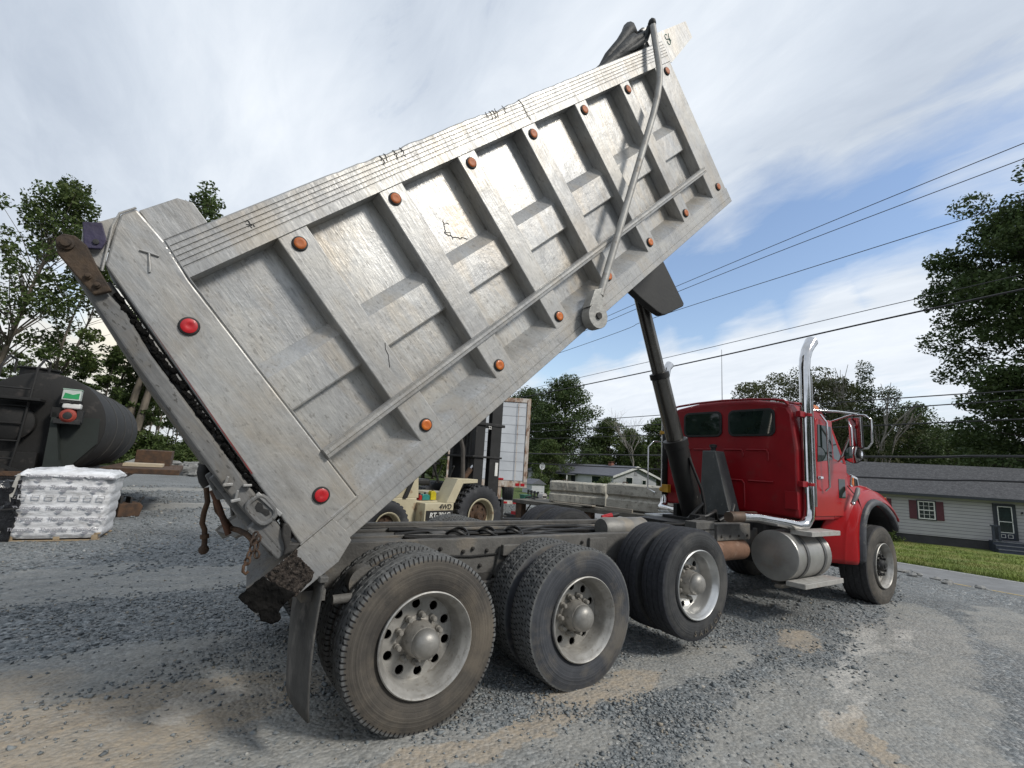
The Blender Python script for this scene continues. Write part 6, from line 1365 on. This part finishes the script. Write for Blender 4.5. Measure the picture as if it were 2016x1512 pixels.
def leaves(centres,rads,per,size,seed,flat=.6,up=.3):
    rs=np.random.RandomState(seed); C=[];
    for c,r in zip(centres,rads):
        k=int(per*(r/np.mean(rads))**2); d=rs.normal(size=(k,3)); d/=np.linalg.norm(d,axis=1)[:,None]+1e-9; q=r*rs.uniform(.25,1,(k,1))**.55
        P=d*q*np.array([1,1,flat]); C.append(P+np.array(c))
    P=np.concatenate(C); k=len(P)
    nrm=rs.normal(size=(k,3)); nrm[:,2]=np.abs(nrm[:,2])+up; nrm/=np.linalg.norm(nrm,axis=1)[:,None]
    t=np.cross(nrm,rs.normal(size=(k,3))); t/=np.linalg.norm(t,axis=1)[:,None]; b=np.cross(nrm,t)
    s=size*rs.uniform(.55,1.25,(k,1)); 
    V=np.stack([P-t*s*.5,P-b*s*.30+t*s*.08,P+t*s*.55,P+b*s*.30+t*s*.05],1)
    V[:,1]+=nrm*s*.10; V[:,3]+=nrm*s*.08
    return V.reshape(-1,3)
def leaf_obj(name,V,mt,parent):
    k=len(V)//4; me=bpy.data.meshes.new(name); me.vertices.add(len(V)); me.vertices.foreach_set('co',V.reshape(-1)); me.loops.add(k*4); me.loops.foreach_set('vertex_index',np.arange(k*4,dtype=np.int32)); me.polygons.add(k); me.polygons.foreach_set('loop_start',np.arange(0,k*4,4,dtype=np.int32)); me.update(calc_edges=True)
    me.materials.append(mt); o=bpy.data.objects.new(name,me); COL.objects.link(o); o.parent=parent; return o
def tree(name,label,loc,H,cr,cb,ncl,per,ls,seed,lean=(0,0),mt=0,bark=BARK,trunks=1,flat=.6,shape='round',tr=.02,group=None,cat='tree',rc=(.10,.2),rz=0):
    rd=random.Random(seed); root=thing(name,label,cat,loc,rz,group); tb=MB(); C=[];R=[]
    for ti in range(trunks):
        off=(rd.uniform(-.5,.5)*ti,rd.uniform(-.5,.5)*ti); lx,ly=lean[0]+ti*rd.uniform(-.1,.15),lean[1]+ti*rd.uniform(-.1,.1); n=12; path=[]; wx,wy=rd.uniform(-1,1)*H*.015,rd.uniform(-1,1)*H*.015
        for i in range(n+1):
            t=i/n; path.append((off[0]+lx*H*t**1.2+wx*math.sin(t*7),off[1]+ly*H*t**1.2+wy*math.cos(t*5)-wy,H*t*.97))
        rad=[H*tr*(1-.88*(i/n))*(1.35 if i==0 else 1) for i in range(n+1)]; tb.tube(path,rad,8)
        def pt(t): i=min(int(t*n),n-1); a,b=Vector(path[i]),Vector(path[i+1]); return a+(b-a)*(t*n-i)
        for k in range(ncl//trunks):
            t=cb+(1-cb)*rd.random()**.85; u=(t-cb)/(1-cb)
            w_={'round':math.sin(PI*min(max(u*.86+.12,0),1))**.7,'cone':(1-u)*.95+.08,'fan':.45+.65*u if u<.8 else 1.2-u*.6,'tall':.75+.25*math.sin(PI*u)}[shape]
            a=rd.uniform(0,2*PI); rr=cr*w_*(rd.random()**.5 if shape!='cone' else rd.uniform(.3,1)); c0=pt(max(cb*.8,t-.10-.12*rd.random()*rr/cr)); c=Vector((pt(t).x+rr*math.cos(a),pt(t).y+rr*math.sin(a),min(H*1.02,pt(t).z+rd.uniform(-.05,.06)*H*(1 if shape!='cone' else .3))))
            C.append(tuple(c)); R.append(cr*rd.uniform(*rc)*(1.15 if shape=='fan' else 1))
            if rr>cr*.15:
                mid=c0.lerp(c,.5)+Vector((rd.uniform(-.1,.1)*rr,rd.uniform(-.1,.1)*rr,rr*.10)); tb.tube([c0,mid,c],[H*tr*.26*(1-u*.6),H*tr*.15*(1-u*.5),H*tr*.05],5)
    tb.build('trunk',bark,root,smooth=60); leaf_obj('crown',leaves(C,R,per,ls,seed,flat),LEAFM[mt],root); return root
def ground_at(px,dep,py=None):
    p=at(px,py or (915+(px-1008)*.062),dep); return (p.x,p.y,hz(p.x,p.y)-.1)
def treecopy(src,label,loc,s,rz,group=None):
    o=copytree(src,None,loc,(0,0,rz),(s,s,s*random.Random(int(rz*100)).uniform(.92,1.08))); o['label']=label
    if group: o['group']=group
    elif 'group' in o: del o['group']
    return o
# left group: tall thin crowned trees
rightv=Vector((RT.x,RT.y)).normalized()
def ln(k): return (rightv.x*k,rightv.y*k)
tree('tall_tree','tall leafy tree leaning right at the left edge of the picture, behind the black tank',ground_at(-60,30),18.2,3.9,.40,120,85,.27,11,ln(.17),2,BARK,rc=(.14,.26),flat=.75,tr=.012)
tree('tall_tree','tall thin forked tree between the tank hatch and the raised tailgate',ground_at(62,31),13.6,2.9,.42,64,75,.26,12,ln(.20),2,BARK,rc=(.15,.26),flat=.75,tr=.010,trunks=2)
tree('tall_tree','tall twin trunked tree, its top showing above the rear corner of the body',ground_at(240,34),21.0,3.1,.36,100,85,.28,13,ln(.14),2,BARK,rc=(.14,.26),flat=.75,tr=.014,trunks=2)
tree('tall_tree','thin tree with sparse leaves just left of the leaning tailgate',ground_at(190,36),13.0,2.5,.30,56,70,.26,14,ln(.16),2,BARK,rc=(.15,.26),flat=.75,tr=.010)
con=tree('young_spruce','young pointed evergreen rising above the right shoulder of the black tank',ground_at(195,32),8.2,1.6,.08,80,60,.22,15,(0,0),2,BARKD,shape='cone',rc=(.14,.26),tr=.010)
treecopy(con,'smaller young evergreen directly behind the hatch of the black tank',ground_at(150,34),.95,2.1)
treecopy(con,'pointed evergreen between the black tank and the twin trunked tree',ground_at(262,40),1.02,3.7)
sap=tree('sapling','slim pale trunked sapling in the wood seen under the leaning tailgate',ground_at(290,36),8.5,1.3,.40,26,60,.22,16,(0.02,0),2,BARK,rc=(.2,.38),tr=.008,group='saplings of the wood behind the yard',shape='tall')
rd=random.Random(31); SL='slim pale trunked sapling in the wood seen under the leaning tailgate'
for k in range(26):
    px=rd.uniform(235,440); treecopy(sap,SL,ground_at(px,rd.uniform(34,52)),rd.uniform(.75,1.25),rd.uniform(0,6.2),'saplings of the wood behind the yard')
bush=tree('bush','rounded green bush',ground_at(300,33),2.2,1.7,.05,34,110,.20,17,(0,0),2,BARKD,rc=(.28,.45),tr=.02,group='bushes at the edge of the wood',cat='bush')
bush['label']='low green bush at the foot of the wood beyond the gravel'
for k in range(30):
    px=rd.uniform(225,470); treecopy(bush,'low green bush at the foot of the wood beyond the gravel',ground_at(px,rd.uniform(32,46)),rd.uniform(.45,1.0),rd.uniform(0,6.2),'bushes at the edge of the wood')
for k in range(22):
    px=rd.uniform(-250,250); treecopy(sap if k%3 else bush,'leafy tree of the wood behind the black tank',ground_at(px,rd.uniform(36,52)),rd.uniform(.8,1.2),rd.uniform(0,6.2),'woodland trees behind the tank')
# trees beyond the road, between body and cab
big=tree('broad_tree','large dense dark green tree behind the white box trailer',ground_at(1108,88),20.3,7.2,.08,210,110,.42,18,(0,0),0,BARKD,rc=(.17,.30),tr=.02)
mid_=tree('broad_tree','rounded mid green tree right of the large dark tree',ground_at(1195,92),13.8,5.4,.06,120,100,.42,19,(0,0),2,BARKD,rc=(.18,.32),tr=.02)
treecopy(big,'sparser leafy tree top just right of the raised body and above the trailer',ground_at(1030,100),1.02,1.0)
treecopy(mid_,'green tree behind the roof of the small pale house',ground_at(1240,95),.86,2.2)
treecopy(mid_,'dark green tree right behind the far exhaust stack',ground_at(1300,88),1.04,4.0)
treecopy(mid_,'low green tree behind the satellite dish',ground_at(1080,80),.62,.6)
treecopy(mid_,'leafy tree behind the tilted hoist cylinder',ground_at(1345,96),1.0,5.0)
wood='trees of the far wood across the road'
for k in range(30):
    px=rd.uniform(980,1560); treecopy(mid_ if k%2 else big,'deep green tree of the far wood across the road',ground_at(px,rd.uniform(112,150)),rd.uniform(.75,1.0)*(1 if k%2 else .72),rd.uniform(0,6.2),wood)
for k in range(16):
    px=rd.uniform(1640,2350); treecopy(mid_,'deep green tree of the far wood across the road',ground_at(px,rd.uniform(70,95)),rd.uniform(.75,1.05),rd.uniform(0,6.2),wood)
for k in range(18):
    px=rd.uniform(430,1000); treecopy(mid_ if k%2 else big,'deep green tree of the far wood across the road',ground_at(px,rd.uniform(80,120)),rd.uniform(.6,.8),rd.uniform(0,6.2),wood)
for k in range(26):
    a=rd.uniform(0,1); x=-50+a*36; y=rd.uniform(10,34)+a*6
    if x>-17: x-=6
    treecopy(mid_ if k%2 else con,'tree of the wood left of the yard, beyond the picture edge',(x,y,-.1),rd.uniform(.7,1.0)*(1 if k%2 else 1.3),rd.uniform(0,6.2),'trees of the wood left of the yard')
for k in range(24):  # added tree row out of view: dims horizon light, puts dark stripes in chrome
    treecopy(mid_ if k%3 else big,'added unseen tree behind the camera, there for its reflection',(-50+4.6*k+rd.uniform(-2,2),rd.uniform(-52,-40),-.1),rd.uniform(.75,1.0)*(1 if k%3 else .7),rd.uniform(0,6.2),'added unseen trees behind the camera')
def dead(name,label,loc,H,seed,bark=BARKP,spread_=.55,cat='dead tree',depth=5,tr=.016):
    rd=random.Random(seed); root=thing(name,label,cat,loc); b=MB()
    def br(p,d,l,r,k):
        m=p+d*l*.5+Vector((rd.uniform(-1,1),rd.uniform(-1,1),0))*l*.05; q=p+d*l+Vector((rd.uniform(-1,1),rd.uniform(-1,1),0))*l*.06; b.tube([p,m,q],[r,r*.8,r*.62],6 if k<3 else 4)
        if k>=depth: return
        for i in range(3 if k<depth-1 else 4):
            a=rd.uniform(0,2*PI); e=(d+Vector((math.cos(a),math.sin(a),rd.uniform(-.1,.4)))*rd.uniform(spread_*.6,spread_*1.3)).normalized(); br(p.lerp(q,rd.uniform(.55,1)) if i else q,e,l*rd.uniform(.6,.8),r*.55,k+1)
    br(Vector((0,0,0)),Vector((0,0,1)),H*.38,H*tr,0); b.build('trunk',bark,root,smooth=60); return root
dead('dead_tree','bare pale dead tree standing behind the small house roof',ground_at(1250,84),13.6,41,tr=.010)
# right of the stack
oak=tree('spreading_oak','spreading olive green oak with dark limbs behind the cab roof and chrome stack',ground_at(1600,55),16.6,8.0,.30,110,130,.30,20,(0,0),1,BARKD,rc=(.12,.22),tr=.022,flat=.45,shape='round')
treecopy(oak,'lower olive green tree left of the spreading oak, over the cab roof',ground_at(1510,62),.95,2.4)
treecopy(oak,'olive green tree between the chrome stack and the ivy clad snag',ground_at(1660,58),.92,4.1)
dk=tree('broad_tree','dense dark tree above the ridge of the long grey house, left one',ground_at(1800,58),13.6,6.0,.05,150,130,.30,22,(0,0),0,BARKD,rc=(.16,.28),tr=.02)
treecopy(dk,'dense dark tree above the long grey house, nearest to the wing mirror',ground_at(1700,62),1.02,2.0)
treecopy(dk,'dense dark tree above the house ridge, left of the giant tree',ground_at(1872,60),.85,3.1)
treecopy(dk,'dark tree directly behind the red hood of the truck',ground_at(1650,66),.98,5.1)
treecopy(dk,'dark low tree behind the cab windows',ground_at(1560,72),.95,1.1)
treecopy(dk,'dark tree at the right edge low behind the house roof',ground_at(1990,56),.72,.4)
def snag(label,loc,H,seed,cl):
    r=dead('ivy_clad_snag',label,loc,H,seed,BARKP,.35,'dead tree',3,.014); rs=[(x,y,z) for x,y,z in cl]; 
    leaf_obj('ivy',leaves(rs,[.75+.02*i for i in range(len(rs))],260,.22,seed,1.2),LEAFM[0],r); return r
g=ground_at(1715,50)
snag('dead snag wrapped in dark ivy with bare twigs on top, the taller of the two',g,17.2,51,[(.0,0,h) for h in (7,8,9,10,11,12,13,14,15,15.8)]+[(.5,-.4,7.5)])
g=ground_at(1748,50); snag('shorter ivy wrapped dead snag with a ball of ivy near its tip',g,14.6,52,[(.0,0,h) for h in (7,8,9,10,11)]+[(.9,-.6,13.2),(.8,-.6,12.6)])
tree('giant_tree','giant leafy tree filling the right edge, with boughs reaching left over the wires',ground_at(2185,37),29.0,9.0,.05,330,400,.34,23,ln(-.02),0,BARKD,tr=.018,flat=.6,rc=(.14,.24),shape='tall')
b2=tree('garden_shrub','rounded green shrub before the porch of the small house',ground_at(1195,66),2.6,1.8,.02,30,90,.26,24,(0,0),2,BARKD,rc=(.35,.5),cat='shrub'); b2.location.z=-2.1
treecopy(b2,'small green shrub against the foundation of the long grey house by the truck tyre',(35.2,8.3,-1.7),.42,1.0)
treecopy(b2,'green shrub beside the shed left of the small house',ground_at(1062,64),.9,1.3)
# ================================================================== WIRES
def wire(label,pts,r,group='overhead wires along the road'):
    P=[Vector(p) for p in pts]; path=[]
    for i in range(len(P)-1):
        a=P[max(i-1,0)];b_=P[i];c=P[i+1];d=P[min(i+2,len(P)-1)]
        for k in range(10):
            t=k/10; path.append(.5*((2*b_)+(c-a)*t+(2*a-5*b_+4*c-d)*t*t+(3*b_-a-3*c+d)*t**3))
    path.append(P[-1]); b=MB(); b.tube(path,r,6); o=b.build('overhead_wire',mat('wire_black',(.02,.02,.022),None,5,.6),None,smooth=60); tag(o,label,'wire',group)
X0=17
wire('topmost thin overhead wire, rising to the right edge',[(X0,-12,12.0),(X0,-1.7,11.47),(X0,9.7,10.54),(X0,30,8.6),(X0,70,6)],.013)
wire('second thin overhead wire from the top',[(X0,-12,11.5),(X0,-1.68,11.01),(X0,9.58,10.25),(X0,30,8.3),(X0,70,5.7)],.013)
wire('third overhead wire from the top, running into the giant tree',[(X0,-12,10.2),(X0,-1.0,9.757),(X0,11.19,9.248),(X0,18.83,8.6),(X0,70,5.3)],.013)
wire('fourth overhead wire, the thin one just above the thick twisted cable',[(X0,-12,8.0),(X0,.51,7.58),(X0,17.5,6.81),(X0,70,4.8)],.012)
wire('thick twisted overhead cable below the fourth wire',[(X0,-12,7.6),(X0,.18,7.17),(X0,17.04,6.34),(X0,70,4.4)],.028)
wire('upper wire of the lower set, crossing just above the cab roof lamps',[(X0,-12,4.6),(X0,-1.16,4.45),(X0,1.7,4.45),(X0,21.1,4.31),(X0,70,4)],.017)
wire('second wire of the lower set, close under the upper one',[(X0,-12,4.4),(X0,-1.14,4.2),(X0,21.05,3.82),(X0,70,3.6)],.017)
wire('third wire of the lower set, level with the wing mirror',[(X0,-12,3.9),(X0,-1.1,3.675),(X0,21,3.36),(X0,70,3.3)],.018)
wire('thick black cable of the lower set, passing above the house ridge',[(X0,-12,2.75),(X0,-1.02,2.69),(X0,2.65,2.607),(X0,20.9,2.43),(X0,70,2.3)],.034)
wire('lowest black cable, crossing in front of both house roofs',[(X0,-12,2.1),(X0,-.97,2.02),(X0,2.54,1.944),(X0,20.87,1.82),(X0,70,1.8)],.028)
# side lettering moulded on the lift axle tyre
for i,ch in enumerate('SAMSON'):
    a=R_(-90+(i-2.5)*11+20); r=.425; o=text('lettering',ch,.062,RUBB,W3,(r*math.cos(a),-.003,r*math.sin(a)),(PI/2,-(a+PI/2),0),.0015,True)
